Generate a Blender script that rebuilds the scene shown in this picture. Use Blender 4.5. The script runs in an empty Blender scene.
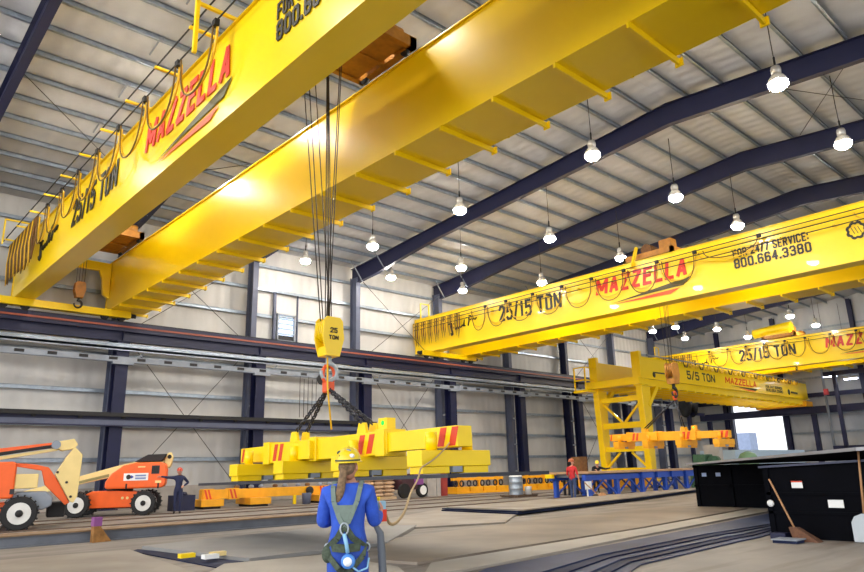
import bpy, bmesh, math, random
from mathutils import Vector, Matrix
random.seed(7)
C = bpy.context.scene.collection
PI = math.pi

# ------------------------------------------------------------------ materials
def lin(h):
    h = h.lstrip('#'); r = []
    for i in (0, 2, 4):
        c = int(h[i:i+2], 16) / 255
        r.append(c / 12.92 if c <= .04045 else ((c + .055) / 1.055) ** 2.4)
    return (r[0], r[1], r[2], 1)

MATS = {}
def mat(name, hexc, rough=.5, metal=0., var=.12, scale=3., bump=0., bscale=20., coat=0., hex2=None, stretch=None, spec=.5):
    if name in MATS: return MATS[name]
    m = bpy.data.materials.new(name); m.use_nodes = True
    nt = m.node_tree; b = nt.nodes['Principled BSDF']
    b.inputs['Roughness'].default_value = rough
    b.inputs['Metallic'].default_value = metal
    b.inputs['Coat Weight'].default_value = coat
    b.inputs['Specular IOR Level'].default_value = spec
    tc = nt.nodes.new('ShaderNodeTexCoord')
    src = tc.outputs['Object']
    if stretch:
        mp = nt.nodes.new('ShaderNodeMapping'); mp.inputs['Scale'].default_value = stretch
        nt.links.new(src, mp.inputs['Vector']); src = mp.outputs['Vector']
    nz = nt.nodes.new('ShaderNodeTexNoise'); nz.inputs['Scale'].default_value = scale; nz.inputs['Detail'].default_value = 5
    nt.links.new(src, nz.inputs['Vector'])
    rp = nt.nodes.new('ShaderNodeValToRGB')
    c = lin(hexc); d = lin(hex2) if hex2 else tuple(x * (1 - var) for x in c[:3]) + (1,)
    rp.color_ramp.elements[0].position = .35; rp.color_ramp.elements[1].position = .65
    rp.color_ramp.elements[0].color = d; rp.color_ramp.elements[1].color = c
    nt.links.new(nz.outputs['Fac'], rp.inputs['Fac']); nt.links.new(rp.outputs['Color'], b.inputs['Base Color'])
    if bump:
        n2 = nt.nodes.new('ShaderNodeTexNoise'); n2.inputs['Scale'].default_value = bscale; n2.inputs['Detail'].default_value = 4
        nt.links.new(src, n2.inputs['Vector'])
        bp = nt.nodes.new('ShaderNodeBump'); bp.inputs['Strength'].default_value = bump; bp.inputs['Distance'].default_value = .05
        nt.links.new(n2.outputs['Fac'], bp.inputs['Height']); nt.links.new(bp.outputs['Normal'], b.inputs['Normal'])
    MATS[name] = m; return m

def emis(name, hexc, s):
    m = bpy.data.materials.new(name); m.use_nodes = True
    b = m.node_tree.nodes['Principled BSDF']
    b.inputs['Base Color'].default_value = lin(hexc)
    b.inputs['Emission Color'].default_value = lin(hexc); b.inputs['Emission Strength'].default_value = s
    return m

YEL = mat('crane_yellow_paint', '#f8d100', .30, var=.05, scale=.6, coat=.25, bump=.03, bscale=3)
YEL2 = mat('bright_yellow_paint', '#fad400', .38, var=.06, scale=2)
ORY = mat('orange_yellow_paint', '#f2aa0c', .45, var=.12, scale=3)
TRO = mat('trolley_orange_paint', '#b97c26', .5, var=.3, scale=4)
BROWN = mat('grimy_machine_brown', '#7a5228', .6, var=.4, scale=6)
NAVY = mat('navy_steel_paint', '#10153c', .5, var=.12, scale=1.5)
COLN = mat('dark_navy_column_paint', '#11163a', .5, var=.15, scale=1.5, spec=.35)
NAVY2 = mat('blue_grey_steel_paint', '#565c72', .5, var=.15, scale=1.5)
BLUE = mat('blue_table_paint', '#2450b8', .45, var=.15, scale=3)
GALV = mat('galvanised_steel', '#9fabb8', .38, metal=.55, var=.2, scale=5)
GREYST = mat('grey_primer_steel', '#8c94a0', .5, var=.15, scale=3)
STEELP = mat('bare_steel_plate', '#4b4d58', .5, metal=.3, var=.3, scale=2)
BLK = mat('black_rubber', '#1b1b1d', .7, var=.2, scale=8)
BLKP = mat('black_paint', '#131319', .5, var=.3, scale=4)
WHT = mat('white_paint', '#e9e9e6', .5, var=.06)
CREAM = mat('cream_boom_paint', '#ead08a', .45, var=.1, scale=2)
ORANGE = mat('lift_orange_paint', '#f4641c', .42, var=.12, scale=2)
RED = mat('red_lettering', '#d6300f', .5, var=.05)
ORED = mat('orange_red_swoosh', '#e4500c', .5, var=.05)
TXT = mat('black_lettering', '#1f1c12', .5, var=.05)
OLIVE = mat('dark_olive_swoosh', '#4a4410', .5, var=.05)
SKIN = mat('skin', '#c78f74', .55, var=.1)
ROPE = mat('wire_rope', '#45403c', .5, metal=.4, var=.2, scale=30)
CABLE = mat('dark_festoon_cable', '#6b4f12', .6, var=.2)
CABY = mat('yellow_festoon_cable', '#e8b818', .5, var=.1)
CHAIN = mat('dark_chain_steel', '#3a3b42', .45, metal=.6, var=.2)
CONC = None

def concrete():
    m = bpy.data.materials.new('dusty_concrete'); m.use_nodes = True
    nt = m.node_tree; b = nt.nodes['Principled BSDF']; b.inputs['Roughness'].default_value = .62
    tc = nt.nodes.new('ShaderNodeTexCoord')
    def noise(s, det=6, st=None):
        mp = nt.nodes.new('ShaderNodeMapping'); mp.inputs['Scale'].default_value = st or (1, 1, 1)
        nt.links.new(tc.outputs['Object'], mp.inputs['Vector'])
        n = nt.nodes.new('ShaderNodeTexNoise'); n.inputs['Scale'].default_value = s; n.inputs['Detail'].default_value = det
        nt.links.new(mp.outputs['Vector'], n.inputs['Vector']); return n.outputs['Fac']
    r = nt.nodes.new('ShaderNodeValToRGB'); r.color_ramp.elements[0].position = .3; r.color_ramp.elements[1].position = .7
    r.color_ramp.elements[0].color = lin('#756f69'); r.color_ramp.elements[1].color = lin('#938c84')
    nt.links.new(noise(.5, 8), r.inputs['Fac'])
    r2 = nt.nodes.new('ShaderNodeValToRGB'); r2.color_ramp.elements[0].position = .38; r2.color_ramp.elements[1].position = .55
    r2.color_ramp.elements[0].color = lin('#a5968a'); r2.color_ramp.elements[1].color = (1, 1, 1, 1)
    nt.links.new(noise(1.2, 6, (.25, 2.2, 1)), r2.inputs['Fac'])
    mx = nt.nodes.new('ShaderNodeMix'); mx.data_type = 'RGBA'; mx.blend_type = 'MULTIPLY'; mx.inputs[0].default_value = .45
    nt.links.new(r.outputs['Color'], mx.inputs[6]); nt.links.new(r2.outputs['Color'], mx.inputs[7])
    nt.links.new(mx.outputs[2], b.inputs['Base Color'])
    return m
CONC = concrete()

def wall_mat(name, c1, c2, axis):
    m = bpy.data.materials.new(name); m.use_nodes = True
    nt = m.node_tree; b = nt.nodes['Principled BSDF']; b.inputs['Roughness'].default_value = .5
    tc = nt.nodes.new('ShaderNodeTexCoord')
    n = nt.nodes.new('ShaderNodeTexNoise'); n.inputs['Scale'].default_value = .7; n.inputs['Detail'].default_value = 6
    mp = nt.nodes.new('ShaderNodeMapping'); mp.inputs['Scale'].default_value = (1, 1, .35)
    nt.links.new(tc.outputs['Object'], mp.inputs['Vector']); nt.links.new(mp.outputs['Vector'], n.inputs['Vector'])
    r = nt.nodes.new('ShaderNodeValToRGB'); r.color_ramp.elements[0].position = .3; r.color_ramp.elements[1].position = .7
    r.color_ramp.elements[0].color = lin(c1); r.color_ramp.elements[1].color = lin(c2)
    nt.links.new(n.outputs['Fac'], r.inputs['Fac']); nt.links.new(r.outputs['Color'], b.inputs['Base Color'])
    w = nt.nodes.new('ShaderNodeTexWave'); w.bands_direction = axis; w.inputs['Scale'].default_value = .5
    w.inputs['Distortion'].default_value = 1.0; w.inputs['Detail'].default_value = 2
    nt.links.new(tc.outputs['Object'], w.inputs['Vector'])
    n2 = nt.nodes.new('ShaderNodeTexNoise'); n2.inputs['Scale'].default_value = 2.2; n2.inputs['Detail'].default_value = 5
    nt.links.new(tc.outputs['Object'], n2.inputs['Vector'])
    ad = nt.nodes.new('ShaderNodeMath'); ad.operation = 'ADD'
    nt.links.new(w.outputs['Fac'], ad.inputs[0]); nt.links.new(n2.outputs['Fac'], ad.inputs[1])
    bp = nt.nodes.new('ShaderNodeBump'); bp.inputs['Strength'].default_value = .35; bp.inputs['Distance'].default_value = .06
    nt.links.new(ad.outputs[0], bp.inputs['Height']); nt.links.new(bp.outputs['Normal'], b.inputs['Normal'])
    return m
WALLM = wall_mat('white_insulation_liner', '#b7b6b4', '#cccac6', 'X')
WALLE = wall_mat('white_insulation_liner_shaded', '#a9aeb6', '#c2c4c6', 'Y')  # same liner coloured greyer and bluer, the end wall's shade put into it
CEILM = wall_mat('grey_roof_liner', '#b4b5b9', '#c8cacd', 'X')

# ------------------------------------------------------------------ builders
BASE = {}
class MB:
    def __init__(s): s.v = []; s.f = []; s.m = []; s.s = []
    def add(s, vs, fs, m=0, smooth=False):
        o = len(s.v); s.v += [Vector(v) for v in vs]
        for f in fs: s.f.append([o + i for i in f]); s.m.append(m); s.s.append(smooth)
        return s
    def box(s, x0, x1, y0, y1, z0, z1, m=0):
        vs = [(x, y, z) for z in (z0, z1) for y in (y0, y1) for x in (x0, x1)]
        return s.add(vs, [(0, 2, 3, 1), (4, 5, 7, 6), (0, 1, 5, 4), (2, 6, 7, 3), (0, 4, 6, 2), (1, 3, 7, 5)], m)
    def bar(s, p, q, w, h, m=0, up=(0, 0, 1)):
        p = Vector(p); q = Vector(q); d = (q - p).normalized(); u = Vector(up)
        if abs(d.dot(u)) > .98: u = Vector((1, 0, 0))
        a = d.cross(u).normalized(); b = a.cross(d).normalized()
        vs = [c + a * sx * w / 2 + b * sz * h / 2 for c in (p, q) for sz in (-1, 1) for sx in (-1, 1)]
        return s.add(vs, [(0, 1, 3, 2), (4, 6, 7, 5), (0, 4, 5, 1), (2, 3, 7, 6), (0, 2, 6, 4), (1, 5, 7, 3)], m)
    def tube(s, pts, r, n=8, m=0, closed=False, smooth=True):
        pts = [Vector(p) for p in pts]; k = len(pts); rr = r if isinstance(r, (list, tuple)) else [r] * k
        vs = []; pu = None
        for i, p in enumerate(pts):
            if closed: d = pts[(i + 1) % k] - pts[i - 1]
            else: d = pts[min(i + 1, k - 1)] - pts[max(i - 1, 0)]
            d.normalize()
            if pu is None:
                u = Vector((0, 0, 1)) if abs(d.z) < .9 else Vector((1, 0, 0))
            else: u = pu
            a = d.cross(u)
            if a.length < 1e-4: a = d.cross(Vector((0, 1, 0)))
            a.normalize(); b = a.cross(d).normalized(); pu = b
            for j in range(n):
                t = 2 * PI * j / n; vs.append(p + (a * math.cos(t) + b * math.sin(t)) * rr[i])
        fs = []
        for i in range(k if closed else k - 1):
            i2 = (i + 1) % k
            for j in range(n):
                fs.append((i * n + j, i * n + (j + 1) % n, i2 * n + (j + 1) % n, i2 * n + j))
        s.add(vs, fs, m, smooth)
        if not closed:
            o = len(s.v) - len(vs)
            s.f.append([o + j for j in range(n)][::-1]); s.m.append(m); s.s.append(False)
            s.f.append([o + (k - 1) * n + j for j in range(n)]); s.m.append(m); s.s.append(False)
        return s
    def cyl(s, p, q, r, r2=None, n=16, m=0): return s.tube([p, q], [r, r if r2 is None else r2], n, m)
    def prism(s, poly, axis, a, b, m=0):
        # poly: 2-D points in the remaining axes order (x,y,z without axis)
        def P(u, v, w):
            return (w, u, v) if axis == 'x' else (u, w, v) if axis == 'y' else (u, v, w)
        n = len(poly); vs = [P(u, v, a) for u, v in poly] + [P(u, v, b) for u, v in poly]
        fs = [list(range(n))[::-1], list(range(n, 2 * n))] + [(i, (i + 1) % n, n + (i + 1) % n, n + i) for i in range(n)]
        return s.add(vs, fs, m)
    def lathe(s, c, prof, n=20, m=0, axis=(0, 0, 1), smooth=True):
        ax = Vector(axis).normalized(); u = Vector((1, 0, 0)) if abs(ax.x) < .9 else Vector((0, 1, 0))
        a = ax.cross(u).normalized(); b = ax.cross(a); c = Vector(c); vs = []
        for r, z in prof:
            for j in range(n):
                t = 2 * PI * j / n; vs.append(c + ax * z + (a * math.cos(t) + b * math.sin(t)) * max(r, .0005))
        fs = [(i * n + j, i * n + (j + 1) % n, (i + 1) * n + (j + 1) % n, (i + 1) * n + j) for i in range(len(prof) - 1) for j in range(n)]
        s.add(vs, fs, m, smooth); o = len(s.v) - len(vs)
        s.f.append([o + j for j in range(n)]); s.m.append(m); s.s.append(False)
        s.f.append([o + (len(prof) - 1) * n + j for j in range(n)]); s.m.append(m); s.s.append(False)
        return s
    def ell(s, c, r, m=0, R=None, nu=14, nv=10, fn=None):
        c = Vector(c); vs = []
        for i in range(nv + 1):
            ph = PI * i / nv
            for j in range(nu):
                t = 2 * PI * j / nu
                p = Vector((math.sin(ph) * math.cos(t) * r[0], math.sin(ph) * math.sin(t) * r[1], math.cos(ph) * r[2]))
                if fn: p = fn(p)
                if R is not None: p = R @ p
                vs.append(c + p)
        fs = [(i * nu + j, (i + 1) * nu + j, (i + 1) * nu + (j + 1) % nu, i * nu + (j + 1) % nu) for i in range(nv) for j in range(nu)]
        return s.add(vs, fs, m, True)
    def build(s, name, mats, parent=None, bevel=0):
        if not isinstance(mats, (list, tuple)): mats = [mats]
        me = bpy.data.meshes.new(name)
        if parent is None:
            xs = [v.x for v in s.v]; ys = [v.y for v in s.v]; zs = [v.z for v in s.v]
            org = Vector(((min(xs) + max(xs)) / 2, (min(ys) + max(ys)) / 2, min(zs)))
        else: org = BASE[parent.name]
        me.from_pydata([v - org for v in s.v], [], s.f)
        for x in mats: me.materials.append(x)
        me.polygons.foreach_set('material_index', s.m); me.polygons.foreach_set('use_smooth', s.s)
        bm = bmesh.new(); bm.from_mesh(me); bmesh.ops.remove_doubles(bm, verts=bm.verts, dist=1e-5)
        bmesh.ops.recalc_face_normals(bm, faces=bm.faces); bm.to_mesh(me); bm.free()
        o = bpy.data.objects.new(name, me); C.objects.link(o)
        if parent is None: o.location = org
        else: o.parent = parent
        BASE[o.name] = org
        if bevel:
            b = o.modifiers.new('bevel', 'BEVEL'); b.width = bevel; b.segments = 2; b.limit_method = 'ANGLE'
        return o

def tag(o, label, cat, group=None):
    o['label'] = label; o['category'] = cat
    if group: o['group'] = group
    return o
def thing(name, label, cat, loc=(0, 0, 0), group=None):
    o = bpy.data.objects.new(name, None); C.objects.link(o); o.location = loc; o.empty_display_size = .2
    BASE[o.name] = Vector(loc); return tag(o, label, cat, group)
def struct(o): o['kind'] = 'structure'; return o
def dup(o, parent=None):
    c = o.copy(); C.objects.link(c)
    if parent is not None: c.parent = parent
    BASE[c.name] = BASE[o.name]
    for ch in list(o.children): dup(ch, c)
    return c
def place(o, loc, rz=0):
    o.location = loc; o.rotation_euler = (0, 0, rz); return o

# heavy condensed sign lettering: every glyph is a set of strokes in a unit box
_O = [(0, .14), (0, .86), (.2, 1), (.8, 1), (1, .86), (1, .14), (.8, 0), (.2, 0), (0, .14)]
GL = {'0': [_O], 'O': [_O], '1': [[(.15, .8), (.6, 1), (.6, 0)]], '2': [[(0, .8), (.2, 1), (.8, 1), (1, .86), (1, .66), (0, 0), (1, 0)]],
      '3': [[(0, .84), (.2, 1), (.8, 1), (1, .86), (1, .64), (.75, .52), (.4, .52)], [(.75, .52), (1, .4), (1, .14), (.8, 0), (.2, 0), (0, .16)]],
      '4': [[(.72, 0), (.72, 1), (0, .3), (1, .3)]], '5': [[(.95, 1), (.05, 1), (.05, .55), (.75, .6), (1, .46), (1, .14), (.8, 0), (.2, 0), (0, .14)]],
      '6': [[(1, .86), (.8, 1), (.2, 1), (0, .86), (0, .14), (.2, 0), (.8, 0), (1, .14), (1, .42), (.8, .56), (0, .5)]], '7': [[(0, 1), (1, 1), (.35, 0)]],
      '8': [[(.2, .53), (0, .66), (0, .88), (.2, 1), (.8, 1), (1, .88), (1, .66), (.8, .53), (.2, .53), (0, .4), (0, .13), (.2, 0), (.8, 0), (1, .13), (1, .4), (.8, .53)]],
      '/': [[(.05, -.05), (.95, 1.05)]], 'T': [[(0, 1), (1, 1)], [(.5, 1), (.5, 0)]], 'N': [[(0, 0), (0, 1), (1, 0), (1, 1)]], 'M': [[(0, 0), (0, 1), (.5, .25), (1, 1), (1, 0)]],
      'A': [[(0, 0), (.5, 1), (1, 0)], [(.2, .3), (.8, .3)]], 'Z': [[(0, 1), (1, 1), (0, 0), (1, 0)]], 'E': [[(1, 1), (0, 1), (0, 0), (1, 0)], [(0, .52), (.85, .52)]], 'L': [[(0, 1), (0, 0), (1, 0)]],
      'F': [[(1, 1), (0, 1), (0, 0)], [(0, .5), (.85, .5)]], 'R': [[(0, 0), (0, 1), (.8, 1), (1, .86), (1, .6), (.8, .48), (0, .48)], [(.55, .48), (1, 0)]],
      'S': [[(1, .84), (.8, 1), (.2, 1), (0, .86), (0, .66), (1, .36), (1, .14), (.8, 0), (.2, 0), (0, .16)]], 'V': [[(0, 1), (.5, 0), (1, 1)]], 'I': [[(.5, 0), (.5, 1)]],
      'C': [[(1, .8), (.8, 1), (.2, 1), (0, .86), (0, .14), (.2, 0), (.8, 0), (1, .2)]], '.': [[(.5, -.02), (.5, .06)]], ':': [[(.5, .1), (.5, .2)], [(.5, .65), (.5, .75)]]}
GW = {'.': .3, ':': .3, 'I': .34, '1': .6, ' ': .45, '/': .75, 'M': 1.3, 'N': 1.08, 'L': .9, 'E': .92}
def lettering(mb, s, org, xd, yd, w, h, m=0, bold=.02, shear=0., depth=.012, rng=(0, 99)):
    """string spanning w x h from org (lower left); rng limits the glyphs drawn"""
    xd = Vector(xd); yd = Vector(yd); nd = xd.cross(yd); org = Vector(org)
    gap = .2; tot = sum(GW.get(c, 1) for c in s) + gap * (len(s) - 1); u = w / tot
    sw = min(.19 * h, .31 * u); x = 0; q = 0
    for ci, c in enumerate(s):
        gw = GW.get(c, 1) * u; nar = c in '.:I'
        for line in (GL.get(c, []) if rng[0] <= ci < rng[1] else []):
            pts = []
            for a, b in line:
                px_ = x + sw / 2 + a * (gw - sw); py_ = sw / 2 + b * (h - sw); pts.append(Vector((px_ + shear * py_, py_)))
            for a, b in zip(pts[:-1], pts[1:]):
                d = (b - a).normalized(); n = Vector((-d.y, d.x)); e = d * sw * (.18 if c in 'AVMNZ' else .4)
                P4 = [a - e - n * sw / 2, b + e - n * sw / 2, b + e + n * sw / 2, a - e + n * sw / 2]
                q += 1; z1 = depth + .0012 * (q % 5)
                vs = [org + xd * p.x + yd * p.y + nd * z for z in (-.004, z1) for p in P4]
                mb.add(vs, [(0, 3, 2, 1), (4, 5, 6, 7), (0, 1, 5, 4), (1, 2, 6, 5), (2, 3, 7, 6), (3, 0, 4, 7)], m)
        x += gw + gap * u
    return mb

def smooth(pts, it=2):
    pts = [Vector(p) for p in pts]
    for _ in range(it):
        out = [pts[0]]
        for a, b in zip(pts[:-1], pts[1:]): out += [a.lerp(b, .25), a.lerp(b, .75)]
        pts = out + [pts[-1]]
    return pts
def rot3(v, ang, axis): return Matrix.Rotation(ang, 3, axis) @ Vector(v)

# ------------------------------------------------------------------ the hall
WY, EX, SY, WX = 37.1, 72.4, -12.0, -15.0
RIDGE_Y, RIDGE_Z, SL = 12.9, 17.05, .088
def roof_z(y): return RIDGE_Z - SL * abs(y - RIDGE_Y)
o = struct(MB().box(WX, EX, SY, WY, -.2, 0).build('floor', CONC)); o['label'] = 'dusty tan concrete workshop floor'
o = struct(MB().box(-60, 190, -70, 90, -.32, -.21).build('ground', mat('pale_yard_gravel', '#c4c2bc', .8, var=.15, scale=.5)))
o['label'] = 'pale yard outside the hall'
# long wall with girts
wall = struct(MB().box(WX, EX, WY, WY + .15, 0, roof_z(WY) + .4).build('wall_left', WALLM)); wall['label'] = 'white insulated long wall behind the lifts'
for z in (2.35, 4.05, 5.75, 7.6, 9.25, 10.85, 12.5, 14.0):
    g = MB().box(WX, EX, WY - .2, WY - .17, z - .1, z + .1).box(WX, EX, WY - .2, WY, z + .08, z + .1).box(WX, EX, WY - .26, WY - .17, z - .1, z - .075)
    g.build('girt', GALV, wall)
MB().box(WX, EX, WY - .12, WY - .002, 0, 1.0).build('masonry_plinth', mat('grey_block_wall', '#a9a29a', .8, var=.2, scale=2), wall)
# far end wall with the tall doorway
dy0, dy1, dz = 27.4, 32.4, 7.2
rt_ = lambda y: roof_z(y) + .32
we = MB().prism([(dy1, 0), (WY + .1, 0), (WY + .1, rt_(WY)), (dy1, rt_(dy1))], 'x', EX, EX + .15)
we.prism([(SY, 0), (dy0, 0), (dy0, rt_(dy0)), (RIDGE_Y, rt_(RIDGE_Y)), (SY, rt_(SY))], 'x', EX, EX + .15)
we.prism([(dy0, dz), (dy1, dz), (dy1, rt_(dy1)), (dy0, rt_(dy0))], 'x', EX, EX + .15)
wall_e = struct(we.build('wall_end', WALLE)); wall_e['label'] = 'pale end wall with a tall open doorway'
for z in (2.35, 4.05, 5.75, 7.6, 9.25, 10.85, 12.5, 14.0):
    for a, b in (((dy1, WY), (SY, dy0)) if z < dz else ((SY, WY),)):
        MB().box(EX - .2, EX - .17, a, b, z - .1, z + .1).box(EX - .2, EX, a, b, z + .08, z + .1).build('girt', GALV, wall_e)
dj = MB().box(EX - .25, EX + .2, dy0 - .3, dy0, 0, dz + .3).box(EX - .25, EX + .2, dy1, dy1 + .3, 0, dz + .3).box(EX - .25, EX + .2, dy0, dy1, dz, dz + .3)
o = struct(dj.build('door_1', NAVY2)); o['label'] = 'frame of the tall open doorway in the end wall'
# roof
cl = MB()
for y0, y1 in ((SY, RIDGE_Y), (RIDGE_Y, WY + .15)):
    z0, z1 = roof_z(y0) + .24, roof_z(y1) + .24
    cl.add([(x, y, z + d) for d in (0, .12) for x in (WX, EX + .3) for y, z in ((y0, z0), (y1, z1))],
           [(0, 1, 3, 2), (4, 6, 7, 5), (0, 4, 5, 1), (2, 3, 7, 6), (0, 2, 6, 4), (1, 5, 7, 3)])
ceil = struct(cl.build('ceiling', CEILM)); ceil['label'] = 'grey fabric lined pitched roof'
py = [RIDGE_Y + .9 + 1.58 * k for k in range(16)] + [RIDGE_Y - .9 - 1.58 * k for k in range(16)]
for y in sorted(py):
    if y > WY - .1 or y < SY: continue
    z = roof_z(y)
    MB().box(WX, EX, y - .02, y + .02, z, z + .235).box(WX, EX, y - .1, y + .02, z, z + .025).box(WX, EX, y - .02, y + .1, z + .2, z + .235).build('purlin', GALV, ceil)
for x, y in ((7.2, 15.3), (7.2, 18.4), (7.2, 21.6), (7.2, 24.8), (7.2, 27.9)):
    z = roof_z(y)
    MB().bar((x, y, z + .1), (x + .05, y + 1.2, z + .05), .05, .05).box(x - .08, x + .08, y - .06, y + .06, z - .02, z + .08).build('roof_brace', GREYST, ceil)
for pts in (((26.5, 9.8, 16.7), (33.6, 5.5, 16.3)), ((26.5, 5.2, 16.3), (33.6, 9.9, 16.7)), ((11.5, 30, 15.4), (18.4, 22, 16.1)), ((3.9, 26, 15.8), (10.9, 33, 15.1))):
    MB().tube([pts[0], pts[1]], .015, 5).build('brace_rod', ROPE, ceil)

# portal frames: columns and rafters
def rafter_bot(y):
    d = abs(y - RIDGE_Y)
    dep = 1.02 - .2 * min(d / 16, 1) + (max(0, d - 16) / 7.5) * .45
    return roof_z(y) - dep
COLL = {0: 'dark blue wall column rising behind the orange boom lifts', 1: 'dark blue wall column just left of the louvred vent',
        2: 'dark blue wall column behind the big hanging yellow hook block', 3: 'dark blue wall column at the left tip of the middle crane',
        4: 'dark blue wall column to the left of the grey drum on the floor', 5: 'dark blue wall column standing behind the worker in red',
        6: 'dark blue wall column behind the open yellow gantry leg frame', 7: 'dark blue wall column above the left end of the farthest crane'}
RAFL = {-1: 'dark blue rafter crossing the top left corner, left of the cranes', 0: 'dark rafter glimpsed in the gap between the two nearest yellow girders',
        1: 'dark rafter hidden mostly above the soffit of the nearest yellow crane', 2: 'long dark blue rafter nearest the camera on the right, with the biggest lamp in front',
        3: 'second dark blue rafter in from the right, behind the first', 4: 'third dark blue rafter in, just above the phone number crane',
        5: 'dark rafter directly behind the top edge of the middle crane', 6: 'dark rafter seen under the middle crane, next to the farthest bays', 7: 'dark rafter nearest the far end wall, lamps hanging beside it'}
for i in range(-1, 8):
    X = 11.25 + 7.6 * i
    if i >= 0:
        t = thing('steel_column', COLL[i], 'column', (X, 36.5, 0), 'wall columns along the long wall')
        m = MB().box(X - .17, X + .17, 36.15, 36.19, 0, 14.1).box(X - .17, X + .17, 36.8, 36.84, 0, 14.3).box(X - .02, X + .02, 36.19, 36.8, 0, 14.3)
        m.build('building_column', NAVY2 if i != 5 else COLN, t)
        m = MB().box(X - .3, X + .3, 35.05, 35.1, 0, 8.05).box(X - .3, X + .3, 35.62, 35.67, 0, 8.05).box(X - .025, X + .025, 35.1, 35.62, 0, 8.05)
        m.build('crane_column', COLN, t)
        m = MB()
        for z in (1.2, 3.2, 5.2, 7.2): m.box(X - .08, X + .08, 35.67, 36.15, z, z + .12)
        m.build('tie_plate', GREYST, t)
        MB().box(X - .4, X + .4, 34.95, 35.8, 0, .05).build('base_plate', NAVY, t)
    ys = [36.85, 36.1, 34, 31, 28, 22, 16, RIDGE_Y, 10, 4, -2, -8, SY]
    t = thing('roof_rafter', RAFL[i], 'rafter', (X, RIDGE_Y, 15.5), 'roof rafters across the hall')
    m = MB(); top = [(y, roof_z(y) - .005) for y in ys]; bot = [(y, rafter_bot(y) if y < 36 else 13.9) for y in ys]
    for k in range(len(ys) - 1):
        a, b = top[k], top[k + 1]; c, d = bot[k + 1], bot[k]
        m.prism([a, b, c, d], 'x', X - .012, X + .012)
        m.bar((X, a[0], a[1] - .015), (X, b[0], b[1] - .015), .3, .025)
        if k: m.bar((X, d[0], d[1]), (X, c[0], c[1]), .3, .03)
    m.build('web_and_flanges', NAVY, t)
    for y in (35.6, 33.2):
        MB().bar((X - .05, y, rafter_bot(y) - .02), (X - .9, y + .15, roof_z(y) + .12), .07, .05).build('flange_brace', GREYST, t)
# end wall posts
for y, nm in ((32.9, 'dark end wall post left of the bright doorway, above the far crane'), (26.9, 'dark end wall post just right of the bright doorway'),
              (19.7, 'dark end wall post at the right edge, beyond the grey vertical pipe'), (14.5, 'dark end wall post outside the right picture edge')):
    tag(MB().box(EX - .75, EX - .71, y - .18, y + .18, 0, roof_z(y) - .2).box(EX - .29, EX - .25, y - .18, y + .18, 0, roof_z(y) - .2).box(EX - .71, EX - .29, y - .02, y + .02, 0, roof_z(y) - .2).build('end_wall_post', NAVY), nm, 'column', 'end wall posts')
tag(MB().box(EX - .9, EX - .78, 16.5, 36.0, 7.35, 7.75).build('door_header_beam', NAVY), 'dark header beam running above the bright doorway', 'beam')
tag(MB().tube([(69.8, 22.4, 0), (69.8, 22.4, 11.4), (69.8, 18, 11.6)], .13, 10).build('vertical_pipe', GREYST), 'pale grey vertical pipe right of the far small crane', 'pipe')
t = thing('mezzanine_frame', 'dark steel frame with cross bracing beside the end wall at right', 'frame', (69, 19, 0))
MB().box(68.8, 69.1, 21.0, 21.3, 0, 9.2).build('post', NAVY, t); MB().box(68.8, 69.1, 17.6, 17.9, 0, 9.2).build('post', NAVY, t)
MB().box(68.8, 69.1, 13, 22.0, 8.9, 9.3).build('rail', NAVY, t); MB().box(68.8, 69.1, 13, 22.2, 2.2, 2.7).build('rail', NAVY, t)
MB().box(68.8, 69.1, 13, 18, 5.3, 5.55).build('rail', NAVY, t)
MB().bar((68.9, 17.5, 5.2), (68.9, 14.5, 3.2), .12, .12).build('diagonal_brace', NAVY, t)
MB().box(68.5, 68.78, 21.75, 22.1, 7.2, 7.75).build('control_box', [mat('red_box_paint', '#a02a34', .5)], t)

# runway beams along the long wall
t = thing('runway_beam', 'upper dark blue crane runway beam carrying the big yellow cranes', 'beam', (28, 35.35, 8.05))
MB().box(WX, 71, 35.15, 35.55, 8.95, 9.0).box(WX, 71, 35.2, 35.5, 8.06, 8.1).box(WX, 71, 35.33, 35.37, 8.1, 8.95).build('i_beam', NAVY, t)
MB().box(WX, 71, 35.1, 35.16, 8.55, 9.0).build('channel_cap', NAVY, t)
MB().box(WX, 71, 35.31, 35.39, 9.0, 9.1).build('rail', BLK, t)
MB().box(WX, 71, 35.04, 35.07, 8.74, 8.83).build('conductor_bar', mat('orange_conductor', '#a2533b', .5), t)
for i in range(0, 8):
    X = 11.25 + 7.6 * i
    MB().box(X - .35, X + .35, 35.0, 35.7, 8.02, 8.06).box(X - .015, X + .015, 35.16, 35.54, 8.1, 8.95).build('stiffener', NAVY, t)
t = thing('runway_beam', 'lower dark blue runway beam on the wall columns behind the lifts', 'beam', (8, 35.2, 3.85))
MB().box(WX, 26.9, 34.75, 35.2, 4.44, 4.5).box(WX, 26.9, 34.78, 35.17, 3.86, 3.9).box(WX, 26.9, 34.95, 35.0, 3.9, 4.44).build('i_beam', NAVY, t)
MB().box(WX, 26.9, 34.72, 34.75, 4.3, 4.5).build('rail', BLK, t)
MB().box(WX, 26.9, 34.9, 34.95, 3.92, 4.15).build('angle_strip', NAVY2, t)
for k in range(18):
    x = -8 + k * 1.95
    MB().box(x - .08, x + .08, 34.8, 34.94, 4.22, 4.42).build('rail_clip', BLK, t)
tag(MB().box(WX, 70, 34.9, 35.03, 7.55, 7.72).box(WX, 70, 34.9, 34.92, 7.6, 7.9).build('service_conduit', GALV), 'long light grey conduit under the upper runway beam', 'conduit')
t = thing('cable_tray', 'perforated grey tray running along the wall under the conduit', 'tray', (28, 34.9, 7.0))
hb = MB().box(WX, 66, 34.86, 34.9, 6.98, 7.24).box(WX, 66, 34.9, 35.02, 6.96, 6.99)
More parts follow.
